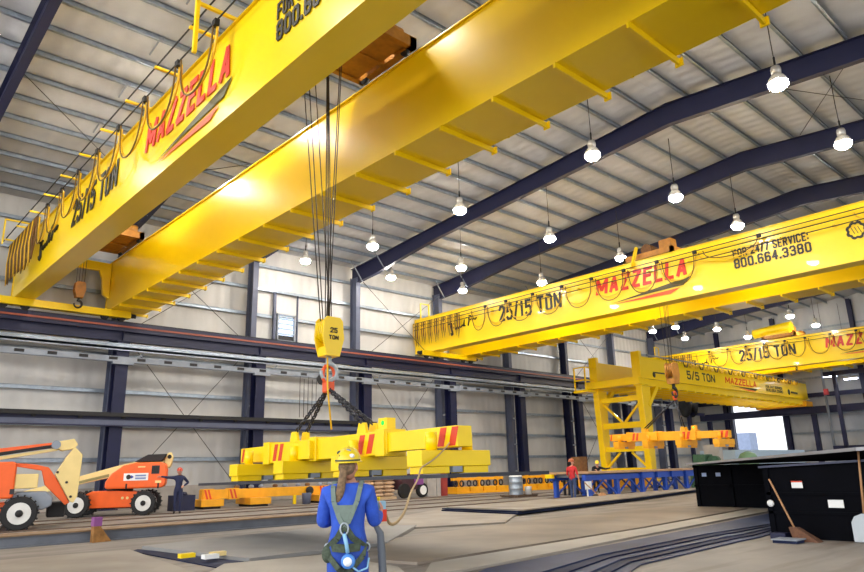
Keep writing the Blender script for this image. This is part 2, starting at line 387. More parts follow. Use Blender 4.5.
for k in range(46):
    x = 4 + k * 1.35
    hb.box(x - .2, x + .2, 34.84, 34.865, 7.06, 7.2, 1)
hb.build('side_rail', [GREYST, BLK], t)
for i in range(0, 8):
    X = 11.25 + 7.6 * i
    MB().box(X - .5, X + .5, 34.84, 35.05, 6.86, 7.02).bar((X + .4, 34.95, 7.0), (X + .95, 34.95, 7.5), .06, .06).build('bracket', GREYST, t)
# wall cross bracing rods
for x0, x1, lab in ((11.5, 18.6, 'crossed steel bracing rods on the wall behind the blue overalled man'), (26.6, 33.7, 'crossed steel bracing rods on the wall right of the hook block'),
                    (49.4, 56.5, 'crossed steel bracing rods on the wall left of the gantry leg')):
    t = thing('wall_bracing', lab, 'bracing', ((x0 + x1) / 2, 35.9, .3), 'wall bracing rods')
    for a, b in (((x0, .3), (x1, 8.6)), ((x1, .3), (x0, 8.6)), ((x0, 8.6), (x1, 14)), ((x1, 8.6), (x0, 14))):
        MB().tube([(a[0], 35.95, a[1]), (b[0], 35.95, b[1])], .018, 6).build('rod', ROPE, t)
# louvred vent
t = thing('louvred_vent', 'bright louvred wall vent above the upper runway beam', 'vent', (21.3, 36.8, 9.3))
m = MB(); x0, x1, z0, z1 = 20.75, 22.05, 9.35, 11.1
m.box(x0, x0 + .1, 36.75, 36.95, z0, z1).box(x1 - .1, x1, 36.75, 36.95, z0, z1).box(x0, x1, 36.75, 36.95, z0, z0 + .1).box(x0, x1, 36.75, 36.95, z1 - .1, z1).build('frame', GREYST, t)
MB().box(x0 + .1, x1 - .1, 36.93, 36.95, z0 + .4, z1 - .1).build('daylight_opening', emis('daylight', '#dfeeff', 1.6), t)
MB().box(x0 + .1, x1 - .1, 36.85, 36.92, z0 + .1, z0 + .4).build('hood', BLKP, t)
for k in range(4):
    z = z0 + .5 + k * .32
    MB().bar((x0 + .1, 36.85, z), (x1 - .1, 36.85, z), .03, .12).build('blade', mat('pale_blue_blade', '#a9bede', .4), t)
MB().box(20.45, 20.6, 36.7, 36.9, 9.1, 12.4).build('jamb', NAVY2, t)
MB().box(22.15, 22.2, 36.75, 36.9, 9.1, 12.4).build('jamb', NAVY2, t)

# cable drops on the wall behind the hook block
t = thing('cable_drop', 'row of thin vertical cables hanging on the wall left of the hook block', 'cables', (21.8, 35.0, 3.0))
for k in range(5): MB().tube([(21.3 + k * .28, 34.85, 7.0 - .15 * (k % 2)), (21.3 + k * .28, 34.83, 4.6)], .02, 5).build('cable', ROPE, t)
t2 = MB()
for k in range(9): t2.lathe((22.75, 34.79, 6.9), [(.3, -.03), (.33, 0), (.3, .03)], 14, axis=(0, 1, 0)) if k == 0 else None
tag(t2.build('coiled_hose', BLK), 'small coil of dark hose on the wall tray left of the hook block', 'hose')

# high bay lamps
LENS = emis('lamp_glow', '#fff7ec', 380)
HOUS = mat('lamp_housing', '#c9c6c0', .35, metal=.5)
CLEAR = mat('lamp_reflector', '#efeae0', .25)
def lamp_proto():
    t = thing('high_bay_lamp', 'x', 'lamp', (0, 0, 0))
    MB().lathe((0, 0, 0), [(.05, .62), (.13, .6), (.16, .5), (.15, .36), (.1, .32)], 14).build('housing', HOUS, t)
    MB().lathe((0, 0, 0), [(.1, .33), (.2, .26), (.28, .12), (.3, .0), (.29, .0), (.27, .12)], 18).build('reflector', CLEAR, t)
    MB().lathe((0, 0, 0), [(.3, .02), (.29, -.08), (.2, -.17), (.02, -.21)], 16).build('lens', LENS, t)
    MB().tube([(0, 0, .6), (0, 0, .95)], .035, 6).build('hook', BLK, t)
    MB().tube([(0, 0, .9), (.03, .02, 1.6), (0, 0, 2.9)], .016, 5).build('cord', ROPE, t)
    return t
LAMPS = [
 (21.2, 6.6, 13, 'big glowing high bay lamp at upper right, in front of the nearest long rafter'),
 (20.9, 13.4, 13, 'high bay lamp below the kink of the nearest long rafter'),
 (27.5, 6.7, 13, 'high bay lamp by the right edge in front of the second rafter'),
 (27.4, 13.5, 13, 'high bay lamp hanging under the second rafter near its kink'),
 (20.9, 20.7, 13, 'high bay lamp in front of the lower slope of the nearest long rafter'),
 (27.4, 20.6, 13, 'high bay lamp in front of the lower slope of the second rafter'),
 (20.9, 27.3, 13, 'high bay lamp just left of the knee of the nearest long rafter'),
 (27.4, 27.2, 13, 'high bay lamp between the first and second rafters near the wall'),
 (33.4, 13.4, 13, 'high bay lamp in front of the third rafter above the phone number'),
 (21.0, 34.1, 13.9, 'high bay lamp beside the hanging ropes, closest to the long wall'),
 (27.4, 33.8, 13.9, 'small high bay lamp close to the wall between the two rafter knees'),
 (33.4, 20.2, 13, 'high bay lamp just above the red lettering of the middle crane'),
 (33.4, 33.1, 13.8, 'small high bay lamp right of the second rafter knee, by the wall'),
 (33.9, 26.4, 13, 'high bay lamp over the left half of the middle crane, above the ton figures'),
 (55.0, 30.8, 13, 'small high bay lamp under the middle crane, left of its hoist ropes'),
 (60.8, 30.8, 13, 'small far high bay lamp above the left part of the farthest crane'),
 (59.0, 26.8, 13, 'small far high bay lamp in front of the end wall above the crane script'),
 (65.3, 26.8, 13, 'lowest small far high bay lamp near the ton figures of the farthest crane'),
 (58.8, 20.5, 13, 'far high bay lamp directly above the trolley of the farthest crane'),
 (64.8, 20.6, 13, 'far high bay lamp to the right of the trolley on the farthest crane'),
 (47.3, 13.2, 13, 'high bay lamp at the right edge below the middle crane'),
 (55.0, 28.6, 13, 'far high bay lamp tucked against the soffit of the middle crane'),
]
for x, y, z, lab in ((8.6, 13.4, 14.9, 'high bay lamp above the trolley gap of the nearest crane, hidden by its front girder'), (8.6, 20.5, 14.2, 'high bay lamp over the middle of the gap between the two nearest girders'),
                     (8.6, 27.2, 14.2, 'high bay lamp over the gap between the two nearest girders, near the wall'), (14.8, 13.4, 13, 'high bay lamp hidden behind the far girder of the nearest crane, near the ridge'),
                     (14.8, 20.5, 13, 'high bay lamp hidden behind the middle of the far girder of the nearest crane'), (14.8, 27.2, 13, 'high bay lamp hidden behind the wall end of the far girder of the nearest crane'),
                     (2.1, 13.4, 13.6, 'high bay lamp beyond the upper left picture edge, near the ridge'), (2.1, 20.5, 13.6, 'high bay lamp just beyond the left picture edge, mid slope'), (2.1, 27.2, 13.6, 'high bay lamp just beyond the left picture edge, near the wall')):
    LAMPS.append((x, y, z, lab))
lp = lamp_proto()
for k, (x, y, z, lab) in enumerate(LAMPS):
    L = lp if k == 0 else dup(lp)
    L['label'] = lab; L['group'] = 'high bay lamps hanging from the roof'; place(L, (x, y, z))
for x, y, z, lab in ((69.7, 21.7, 8.99, 'long white strip lamp at right, left of its twin'), (69.7, 20.05, 8.58, 'long white strip lamp at right, nearer the picture edge')):
    t = thing('strip_lamp', lab, 'lamp', (x, y, z), 'strip lamps beside the end wall')
    MB().box(x - .15, x + .15, y - .55, y + .55, z, z + .12).build('housing', HOUS, t)
    MB().box(x - .13, x + .13, y - .52, y + .52, z - .08, z).build('tube', emis('strip_glow', '#e4ecff', 25), t)
    MB().tube([(x, y, z + .1), (x, y, z + 7)], .015, 5).build('cord', ROPE, t)

# ------------------------------------------------------------------ overhead cranes
def swoosh(mb, X, y0, y1, z, h, m_dark, m_red, xo=-.014):
    # two long wedges under the slanted red word, growing to the right (towards lower y)
    L = y0 - y1
    mb.add([(X + xo, y0 - .13 * L, z), (X + xo, y1 - .02 * L, z + .62 * h), (X + xo, y1 + .06 * L, z + .18 * h), (X + xo, y0 - .45 * L, z + .1 * h)], [(0, 1, 2, 3)], m_dark)
    mb.add([(X + xo, y0 - .13 * L, z - .08 * h), (X + xo, y1 + .1 * L, z + .08 * h), (X + xo, y1 + .2 * L, z - .2 * h)], [(0, 1, 2)], m_red)

def script_mark(X, y, z, s, parent):
    # loose two line script mark made of brush strokes
    m = MB()
    def st(pts, r=.045): m.tube([(X - .01, y - a * s, z + b * s) for a, b in pts], r * s, 5)
    st([(0, .45), (.12, .5), (.5, .42)], .06); st([(.3, .45), (.32, .05), (.42, -.28), (.3, -.35), (.22, -.2)], .07)
    st([(.32, .1), (.55, .16), (.7, .0), (.8, .14), (.95, .02), (1.05, .16), (1.2, .06), (1.35, .2), (1.45, .12)], .055)
    st([(1.45, .12), (1.55, .5), (1.5, .1), (1.62, .1)], .06)
    st([(1.75, .62), (2.05, .72), (2.35, .64)], .05); st([(2.0, .68), (1.98, .35), (1.9, .05)], .055)
    st([(2.1, .42), (2.25, .5), (2.3, .34), (2.45, .5), (2.55, .36), (2.7, .5)], .05)
    m.build('script_mark', TXT, parent)

def bridge(X, label, D, Ye, anchors, bunch, tshift, rods,  script=True, texts=True, loopz=(10.4, 10.9)):
    t = thing('bridge_crane', label, 'crane', (X, 12, 9.1), 'double girder overhead cranes')
    z0, z1, w = 9.6, 12.15, .79
    def girder(xa, name):
        m = MB()
        pr = [(xa + .02, z0 + .04), (xa + w - .02, z0 + .04), (xa + w - .02, z1 - .04), (xa + .02, z1 - .04)]
        m.prism(pr, 'y', -9.8, Ye)
        m.box(xa - .03, xa + w + .03, -9.8, Ye + .02, z0, z0 + .04).box(xa - .05, xa + w + .05, -9.8, Ye + .02, z1 - .04, z1)
        m.box(xa - .02, xa + w + .02, Ye, Ye + .03, z0 + .02, z1 - .02)
        o = m.build(name, YEL, t)
        MB().box(xa + w / 2 - .04, xa + w / 2 + .04, -9.8, Ye - .3, z1, z1 + .09).build('trolley_rail', STEELP, o)
        return o
    g1 = girder(X, 'girder'); g2 = girder(X + D, 'girder')
    # walkway under/behind the far girder with cross ribs
    xa = X + D
    MB().box(xa + w, xa + 1.75, -9.8, Ye - .3, z0 + .02, z0 + .06).build('walkway_deck', YEL, t)
    for k in range(-3, 17):
        y = 7.4 + 1.75 * k
        if y > Ye - .3: continue
        MB().box(xa - .08, xa + 1.9, y - .03, y + .03, z0 - .14, z0).box(xa + 1.86, xa + 1.9, y - .09, y + .09, z0 - .16, z0 + .02).build('rib', YEL, t)
    hr = MB()
    for k in range(12): hr.bar((xa + 1.72, Ye - .6 - 3.6 * k, z0), (xa + 1.72, Ye - .6 - 3.6 * k, z0 + 1.1), .05, .05)
    hr.build('handrail_posts', YEL, t)
    for z in (.55, 1.1): MB().bar((xa + 1.72, -9.8, z0 + z), (xa + 1.72, Ye - .4, z0 + z), .05, .05).build('handrail', YEL, t)
    # end truck on the runway
    for yy in (35.35, -9.4):
        e = MB().box(X - .9, X + D + 1.0, yy - .22, yy + .22, 9.25, 9.6).build('end_truck', YEL, t, .02)
        for x in (X - .4, X + .5, X + D - .2, X + D + .6):
            MB().cyl((x, yy - .07, 9.28), (x, yy + .07, 9.28), .2, n=18).build('wheel', BLK, e)
        for s, x in ((-1, X - .9), (1, X + D + 1.0)):
            MB().cyl((x, yy, 9.42), (x + s * .28, yy, 9.42), .11, n=12).box(x - .04, x + .04, yy - .14, yy + .14, 9.28, 9.56).build('bumper', BLK, e)
    # curved tie between the girders near the wall
    yy = Ye - .25; pts = [(X + w, z1 - .05), (X + w, z1 - .45), (X + w + .5, z1 - .5), (X + D - .55, z1 - .5), (X + D - .4, z1 - .9), (X + D - .3, z1 - 1.7), (X + D, z1 - 1.9), (X + D, z1 - .05)]
    MB().prism(pts, 'y', yy - .12, yy + .12).build('end_tie', YEL, t, .015)
    # festoon track
    for dx, z in rods: MB().tube([(X - dx, -9.8, z), (X - dx, Ye - .1, z)], .024, 6).build('festoon_track', BLK, t)
    dxm = max(d for d, _ in rods); zb = min(z for _, z in rods)
    for k in range(20):
        y = Ye - 1.2 - 2.25 * k
        if y < -8: break
        MB().bar((X + .05, y, zb + .06), (X - dxm - .12, y, zb + .06), .09, .06).build('track_bracket', YEL2, t)
    dl, zl = rods[0]; n = len(anchors)
    for k in range(n - 1):
        a, b = anchors[k], anchors[k + 1]
        if a is None or b is None: continue
        lz = loopz if b - a < 3 else (11.0, 11.1)
        MB().box(X - dl - .06, X - dl + .06, a - .09, a + .09, zl - .14, zl + .03).build('cable_trolley', BLK, t)
        for q, (mm, off, sag) in enumerate(((CABY, -.05, lz[0]), (CABLE, .04, lz[1]))):
            L = []
            bb = b + (a - b) * (.12 if q else .05)
            for i in range(15):
                s = i / 14; y = a + (bb - a) * (.5 - .5 * math.cos(PI * s) * (1.0 if q == 0 else .95))
                dip = (1 - abs(2 * s - 1) ** 2.2)
                L.append((X - dl - off, y, zl - .12 - (zl - .12 - sag + .12 * random.random() * (1 if i == 0 else 0)) * dip))
            MB().tube(L, .034 if mm is CABY else .024, 6).build('festoon_loop', mm, t)
    y = bunch[0]; k = 0
    while y > bunch[1]:
        zz = 10.0 + .35 * random.random(); r = .05
        mm = (CABY, CABLE, BROWN)[k % 3]
        MB().tube([(X - dl, y, zl), (X - dl - .05, y - .02, (zl + zz) / 2), (X - dl, y - .06, zz), (X - dl + .05, y - .12, (zl + zz) / 2), (X - dl, y - .15, zl)], .035, 6).build('gathered_festoon_loop', mm, t)
        y -= .23; k += 1
    # small rail frame at the end
    m = MB()
    for a, b in (((X - dxm - .2, Ye - 1.2, 11.9), (X - dxm - .2, Ye - 1.2, 13.1)), ((X - dxm - .2, Ye - 1.2, 13.1), (X + .3, Ye - 1.2, 13.1)), ((X + .3, Ye - 1.2, 13.1), (X + .3, Ye - 1.2, 12.1))): m.bar(a, b, .07, .07)
    m.build('end_gate', YEL, t)
    if texts:
        s = tshift; xd, yd = (0, -1, 0), (0, 0, 1); xo = X - .003
        for rg in ((0, 5), (6, 9)): lettering(MB(), '25/15 TON', (xo, 28.7 + s, 10.55), xd, yd, 5.0, 1.05, rng=rg).build('capacity_lettering', TXT, t)
        m = lettering(MB(), 'MAZZELLA', (xo, 21.3 + s, 10.72), xd, yd, 5.5, .98, shear=.16); m.build('red_word', RED, t)
        m = MB(); swoosh(m, xo, 21.0 + s, 15.7 + s, 10.12, .85, 0, 1); m.build('swoosh', [OLIVE, ORED], t)
        m = lettering(MB(), 'FOR 24/7 SERVICE:', (xo, 13.35 + s * .9, 11.02), xd, yd, 3.45, .42, bold=.02)
        lettering(m, '800.664.3380', (xo, 13.35 + s * .9, 10.47), xd, yd, 3.5, .48, bold=.03); m.build('telephone_lettering', TXT, t)
        ym = 8.0 + s * .8; m = MB(); ring = []
        for k in range(24):
            r = .42 if k % 3 else .36; a = 2 * PI * k / 24; ring.append((r * math.cos(a), r * math.sin(a)))
        for k in range(24):
            a, b = ring[k], ring[(k + 1) % 24]
            m.add([(xo - .012, ym + a[0], 10.95 + a[1]), (xo - .012, ym + b[0], 10.95 + b[1]), (xo - .012, ym + b[0] * .7, 10.95 + b[1] * .7), (xo - .012, ym + a[0] * .7, 10.95 + a[1] * .7)], [(0, 1, 2, 3)])
        for a in (-.13, .0, .13): m.bar((xo - .012, ym + a - .05, 10.8), (xo - .012, ym + a + .05, 11.1), .02, .04, up=(1, 0, 0))
        m.build('cog_emblem', TXT, t)
        if script: script_mark(X, 33.4 + s, 10.75, 1.0, t)
    return t

crane1 = bridge(6.3, 'nearest yellow double girder overhead crane filling the upper left', 4.2, 36.05, [13.9, 16.15, 18.5, 20.7, 22.8, 24.9, 27.0, 29.0, 30.4], (35.4, 30.6), -1.9,
       [(.42, 12.08), (.66, 12.32)], loopz=(10.75, 10.6))
bridge(32.2, 'middle yellow double girder overhead crane spanning the right half', 3.45, 36.95, [2.4, 8.2, None, 11.9, 15.1, 17.2, 19.2, 21.3, 23.4, 25.6, 27.8, 29.6, 31.0], (36.8, 32.0), 0.,
       [(.3, 11.78), (.3, 11.55), (.3, 11.28)], loopz=(10.5, 10.25))
bridge(64.0, 'farthest yellow overhead crane in front of the end wall', 3.45, 36.8, [13, 15.3, 17.3, 19.3, 21.3, 23, 24.8, 26.5, 28.2, 30, 31.5], (36.6, 32), -1.4,
       [(.3, 11.9), (.3, 11.6)], loopz=(10.4, 10.3))

# service handrail standing on the nearest crane at the top of the picture
t = crane1
MB().bar((5.35, 13.75, 10.9), (5.35, 13.75, 14.2), .09, .09).build('service_handrail_post', YEL2, t)
MB().bar((5.35, 13.75, 13.2), (5.6, 11.0, 13.2), .07, .07).build('service_handrail', YEL2, t)
MB().bar((5.35, 13.75, 12.25), (6.35, 13.75, 12.25), .08, .08).build('bracket', YEL2, t)
MB().bar((5.6, 11.0, 12.2), (5.6, 11.0, 14.2), .08, .08).build('service_handrail_post', YEL2, t)

def wire(p, q, r=.016, n=6):
    return MB().tube([p, q], r, n)

def hook_block(parent, c, s, m1, hookm, txt=False):
    """two cheek plates with sheaves between, a swivel hook under it"""
    x, y, z = c
    b = MB()
    prof = [(-.26, .42), (-.18, .5), (.18, .5), (.26, .42), (.3, 0), (.18, -.42), (-.18, -.42), (-.3, 0)]
    for dy in (-.19, .15): b.prism([(x + a * s, z + bz * s) for a, bz in prof], 'y', y + dy * s, y + (dy + .04) * s)
    b.box(x - .2 * s, x + .2 * s, y - .17 * s, y + .17 * s, z - .42 * s, z - .2 * s)
    o = b.build('hook_block', m1, parent, .01 * s)
    for k in range(4):
        yy = y + (-.12 + .08 * k) * s
        MB().cyl((x, yy - .025 * s, z + .2 * s), (x, yy + .025 * s, z + .2 * s), .3 * s, n=20).build('sheave', m1, o)
    pts = []
    for k in range(13):
        a = math.radians(100 - k * 24); pts.append((x + .2 * s * math.cos(a) - .0, y, z - .78 * s + .2 * s * math.sin(a)))
    MB().tube([(x, y, z - .4 * s), (x, y, z - .52 * s)] + pts, [.07 * s, .07 * s] + [.075 * s - .003 * s * k for k in range(13)], 8).build('hook', hookm, o)
    if txt:
        lettering(MB(), '25', (x - .1 * s, y - .19 * s - .002, z + .12 * s), (1, 0, 0), (0, 0, 1), .2 * s, .12 * s, bold=.02).build('capacity_figure', TXT, o)
        lettering(MB(), 'TON', (x - .13 * s, y - .19 * s - .002, z - .04 * s), (1, 0, 0), (0, 0, 1), .26 * s, .1 * s, bold=.02).build('capacity_word', TXT, o)
    return o

HOOKM = mat('grey_hook_steel', '#aab4bb', .4, metal=.4)
def trolley(name, label, x0, x1, y0, y1, ropes, block, s, m1, hookm, txt=False):
    t = thing(name, label, 'hoist', ((x0 + x1) / 2, (y0 + y1) / 2, 12.24), 'hoist trolleys on the cranes')
    z = 12.35
    f = MB().box(x0, x1, y0, y0 + .18, z, z + .32).box(x0, x1, y1 - .18, y1, z, z + .32).box(x0, x0 + .22, y0, y1, z, z + .3).box(x1 - .22, x1, y0, y1, z, z + .3)
    f.box(x0 + .22, x1 - .22, (y0 + y1) / 2 - .08, (y0 + y1) / 2 + .08, z, z + .25).build('frame', TRO, t)
    MB().box(x0 + .2, x1 - .3, y0 + .1, y1 - .1, z + .05, z + .09).build('deck_plate', TRO, t)
    xm = (x0 + x1) / 2
    MB().cyl((x0 + .5, (y0 + y1) / 2 + .3, z + .62), (x1 - .6, (y0 + y1) / 2 + .3, z + .62), .32, n=20).build('drum', BROWN, t)
    MB().cyl((x1 - .9, y0 + .45, z + .5), (x1 - .25, y0 + .45, z + .5), .24, n=16).box(x1 - 1.0, x1 - .2, y0 + .2, y0 + .7, z + .1, z + .3).build('hoist_motor', TRO, t)
    MB().box(x0 + .3, x0 + .9, y0 + .2, y0 + .9, z + .1, z + .85).build('control_cabinet', TRO, t)
    for x in (x0 + .15, x1 - .15):
        for y in (y0 + .3, y1 - .3): MB().cyl((x - .06, y, z - .0), (x + .06, y, z), .13, n=14).build('wheel', BLK, t)
    hook_block(t, block, s, m1, hookm, txt)
    for a, b in ropes: wire(a, b, .009 + .004 * s).build('wire_rope', ROPE, t)
    return t
bx, by, bz = 8.8, 13.17, 4.45
R1 = [((8.75 + .12 * k - .4, 12.8 + .12 * j, 12.4), (bx - .18 + .12 * (k % 4), by - .1 + .07 * j, bz + .35)) for k, j in ((0, 0), (1, 1), (2, 3), (3, 4), (5, 2), (6, 3))]
R1 += [((8.5, 14.25, 12.4), (bx - .2, by + .05, bz + .3)), ((8.65, 14.2, 12.4), (bx - .1, by + .1, bz + .3)), ((8.75, 14.05, 12.4), (bx + .1, by + .1, bz + .3))]
trolley('hoist_trolley', 'brown trolley on the nearest crane with long ropes and big yellow hook block', 7.0, 10.6, 11.9, 14.3, R1, (bx, by, bz), 1.0, YEL, HOOKM, True)
R2 = [((8.62 + .12 * k, 34.5, 12.4), (8.62 + .12 * k, 34.5, 10.4)) for k in range(4)]
trolley('hoist_trolley', 'auxiliary brown hoist trolley on the nearest crane close to the wall', 7.0, 10.6, 31.6, 34.7, R2, (8.8, 34.5, 10.15), .85, TRO, BLK)
R3 = [((34.2 + .18 * k, 18.2 + .2 * j, 12.4), (34.3 + .12 * k, 18.4 + .1 * j, 6.4)) for k, j in ((0, 0), (1, 1), (2, 0), (3, 1), (0, 2))]
trolley('hoist_trolley', 'brown trolley on the middle crane behind its red lettering, orange hook block below', 32.6, 36.2, 16.6, 19.6, R3, (34.5, 18.45, 6.15), 1.25, TRO, BLK)
MB().bar((32.0, 18.75, 11.75), (32.45, 18.6, 13.0), .14, .14).build('yellow_arm', YEL, bpy.data.objects['hoist_trolley.002'])
R4 = [((65.6 + .2 * k, 23.2, 12.4), (65.7 + .16 * k, 23.2, 11.0)) for k in range(4)]
t4 = trolley('hoist_trolley', 'yellow topped trolley on the farthest crane under the lamps', 64.3, 67.7, 22.2, 25.2, R4, (66, 23.2, 10.3), .9, BROWN, BLK)
MB().cyl((64.3, 22.4, 13.2), (64.3, 25.8, 12.95), .42, n=18).box(64.1, 65.0, 22.6, 24.8, 12.6, 13.1).build('yellow_hood', YEL, t4)

# semi gantry crane with a leg frame on the left
t = thing('semi_gantry_crane', 'small yellow gantry crane with open leg frame behind the blue table', 'crane', (42.3, 26.4, 0))
gz0, gz1 = 6.6, 8.6
for y in (24.35, 27.8):
    x0 = 41.2
    m = MB().box(x0, 71.0, y, y + .5, gz0 + .55, gz1).box(x0 - .05, 71.0, y - .12, y + .62, gz0 + .5, gz0 + .56).box(x0 + .2, 70.6, y + .04, y + .46, gz0 + .02, gz0 + .5)
    m.box(x0 - .02, x0 + .28, y - .06, y + .56, gz0, gz1 + .35)
    m.build('girder', YEL, t)
for y in (24.25, 28.5): MB().tube([(42, y - .05, gz1 + .12), (70.5, y - .05, gz1 + .12)], .05, 6).build('festoon_track', GREYST, t)
for k in range(27):
    x = 47 + k * .8
    MB().tube([(x, 24.2, gz1 + .1), (x + .25, 24.2, gz1 - .28), (x + .55, 24.2, gz1 - .28), (x + .8, 24.2, gz1 + .1)], .05, 5).build('festoon_loop', CABY if k % 3 else CABLE, t)
for k in range(22): MB().box(43.5 + k * 1.25, 43.7 + k * 1.25, 24.3, 28.4, gz0 - .12, gz0 + .02).build('rib', YEL, t)
MB().box(40.9, 42.1, 24.3, 28.5, gz0 + .1, gz0 + .6).build('end_tie', YEL, t)
for y in (24.6, 28.05):
    MB().prism([(41.55, 0.3), (42.05, 0.3), (42.35, gz0), (41.25, gz0)], 'y', y - .22, y + .22).build('leg', YEL, t, .02)
for z in (.95, 2.05 + .3, 5.7): MB().box(41.6, 42.0, 24.6, 28.1, z, z + .34).build('cross_beam', YEL, t)
MB().box(41.6, 42.0, 24.6, 28.1, 3.9, 4.3).build('cross_beam', YEL, t)
for a, b in (((24.8, 5.7), (26.2, 4.3)), ((27.9, 5.7), (26.4, 4.3)), ((24.8, 1.3), (25.9, 2.3)), ((27.9, 1.3), (26.8, 2.3))): MB().bar((41.8, a[0], a[1]), (41.8, b[0], b[1]), .14, .14).build('diagonal_brace', YEL, t)
for y in (24.5, 28.0): MB().bar((42.0, y, gz0 - 1.3), (43.3, y, gz0 + .05), .3, .3).build('knee_brace', YEL, t)
MB().box(41.1, 42.5, 24.0, 28.8, .12, .55).build('sill_beam', YEL, t, .03)
for y in (24.4, 28.4): MB().cyl((41.8, y - .3, .2), (41.8, y + .3, .2), .2, n=16).build('wheel', BLK, t)
m = MB()
for z in (6.6, 7.3, 8.2):
    m.bar((40.1, 28.0, z), (41.2, 28.0, z), .08, .08).bar((40.1, 28.9, z), (40.1, 28.0, z), .08, .08)
for y in (28.0, 28.9): m.bar((40.1, y, 6.6), (40.1, y, 8.2), .08, .08)
m.box(40.0, 41.3, 27.9, 29, 6.45, 6.6).build('access_platform', YEL, t)
xd, yd = (1, 0, 0), (0, 0, 1)
for rg in ((0, 3), (4, 7)): lettering(MB(), '5/5 TON', (47.65, 24.347, 7.47), xd, yd, 4.4, .64, rng=rg).build('capacity_lettering', TXT, t)
lettering(MB(), 'MAZZELLA', (53.8, 24.347, 7.56), xd, yd, 5.75, .55, shear=.16).build('red_word', RED, t)
m = MB().add([(54.6, 24.335, 7.44), (59.7, 24.335, 7.46), (59.3, 24.335, 7.26)], [(0, 1, 2)], 0).add([(56, 24.335, 7.34), (59.2, 24.335, 7.24), (58.7, 24.335, 7.12)], [(0, 1, 2)], 1)
m.build('swoosh', [OLIVE, ORED], t)
m = lettering(MB(), 'FOR 24/7 SERVICE:', (61.5, 24.347, 7.7), xd, yd, 3.6, .22, bold=.03)
lettering(m, '800.664.3380', (61.5, 24.347, 7.39), xd, yd, 3.6, .24, bold=.04).build('telephone_lettering', TXT, t)
m = MB().lathe((66.5, 24.34, 7.59), [(.12, -.01), (.26, -.01), (.26, .01), (.12, .01)], 12, axis=(0, 1, 0)).bar((66.95, 24.34, 7.59), (68.4, 24.34, 7.56), .1, .16)
m.build('cog_emblem', TXT, t)
m = MB().bar((42.9, 24.335, 7.6), (45.4, 24.335, 7.63), .03, .09).lathe((43.0, 24.335, 7.45), [(.1, -.01), (.2, 0), (.1, .01)], 10, axis=(0, 1, 0)).bar((45.0, 24.335, 7.4), (45.3, 24.335, 7.9), .03, .14)
m.build('script_mark', TXT, t)
MB().box(69.6, 71.2, 24.1, 28.8, gz0 - .18, gz0 + .3).build('end_truck', ORY, t)
t = thing('runway_beam', 'dark beam at the far right carrying the tip of the small gantry crane', 'beam', (70.6, 25, 6.0))
MB().box(70.2, 71.0, 18, 35, 5.75, 6.4).build('i_beam', NAVY, t)
for y in (23.95, 34.2): MB().box(70.4, 70.8, y - .2, y + .2, 0, 5.7).build('post', NAVY, t)
# cable reel at the far beam
t = thing('cable_reel', 'big dark round cable reel left of the bright doorway', 'reel', (60, 31.5, 0))
MB().lathe((60, 30.9, 6.6), [(.3, -.35), (1.05, -.35), (1.05, -.28), (.5, -.25), (.5, .25), (1.05, .28), (1.05, .35), (.3, .35)], 24, axis=(1, -.6, 0)).build('drum', BLKP, t)
MB().box(59.9, 60.2, 30.8, 31.1, 0, 6.5).build('stand', NAVY, t)
MB().bar((60.1, 30.9, 5.9), (60.1, 29.5, 5.7), .2, .25).build('arm', NAVY, t)

# ------------------------------------------------------------------ magnet lifting beams
def chain_pts(mb, p, q, r=.022, link=.12):
    p = Vector(p); q = Vector(q); d = q - p; n = max(4, int(d.length / (link * .8))); d.normalize()
    u = d.cross(Vector((0, 1, .2))).normalized(); v = d.cross(u)
    for k in range(n):
        c = p + (q - p) * ((k + .5) / n); a = u if k % 2 else v; h = link * .5; w = link * .3
        mb.tube([c + d * h, c + d * h * .5 + a * w, c - d * h * .5 + a * w, c - d * h, c - d * h * .5 - a * w, c + d * h * .5 - a * w], r, 5, closed=True)
    return mb

STR = mat('red_stripe_paint', '#d8401a', .5)
def slant(mb, X, y, z0, z1, w=.12, sh=.1, m=0):
    return mb.add([(X, y, z0), (X, y - w, z0), (X, y - w - sh, z1), (X, y - sh, z1)], [(0, 1, 2, 3)], m)

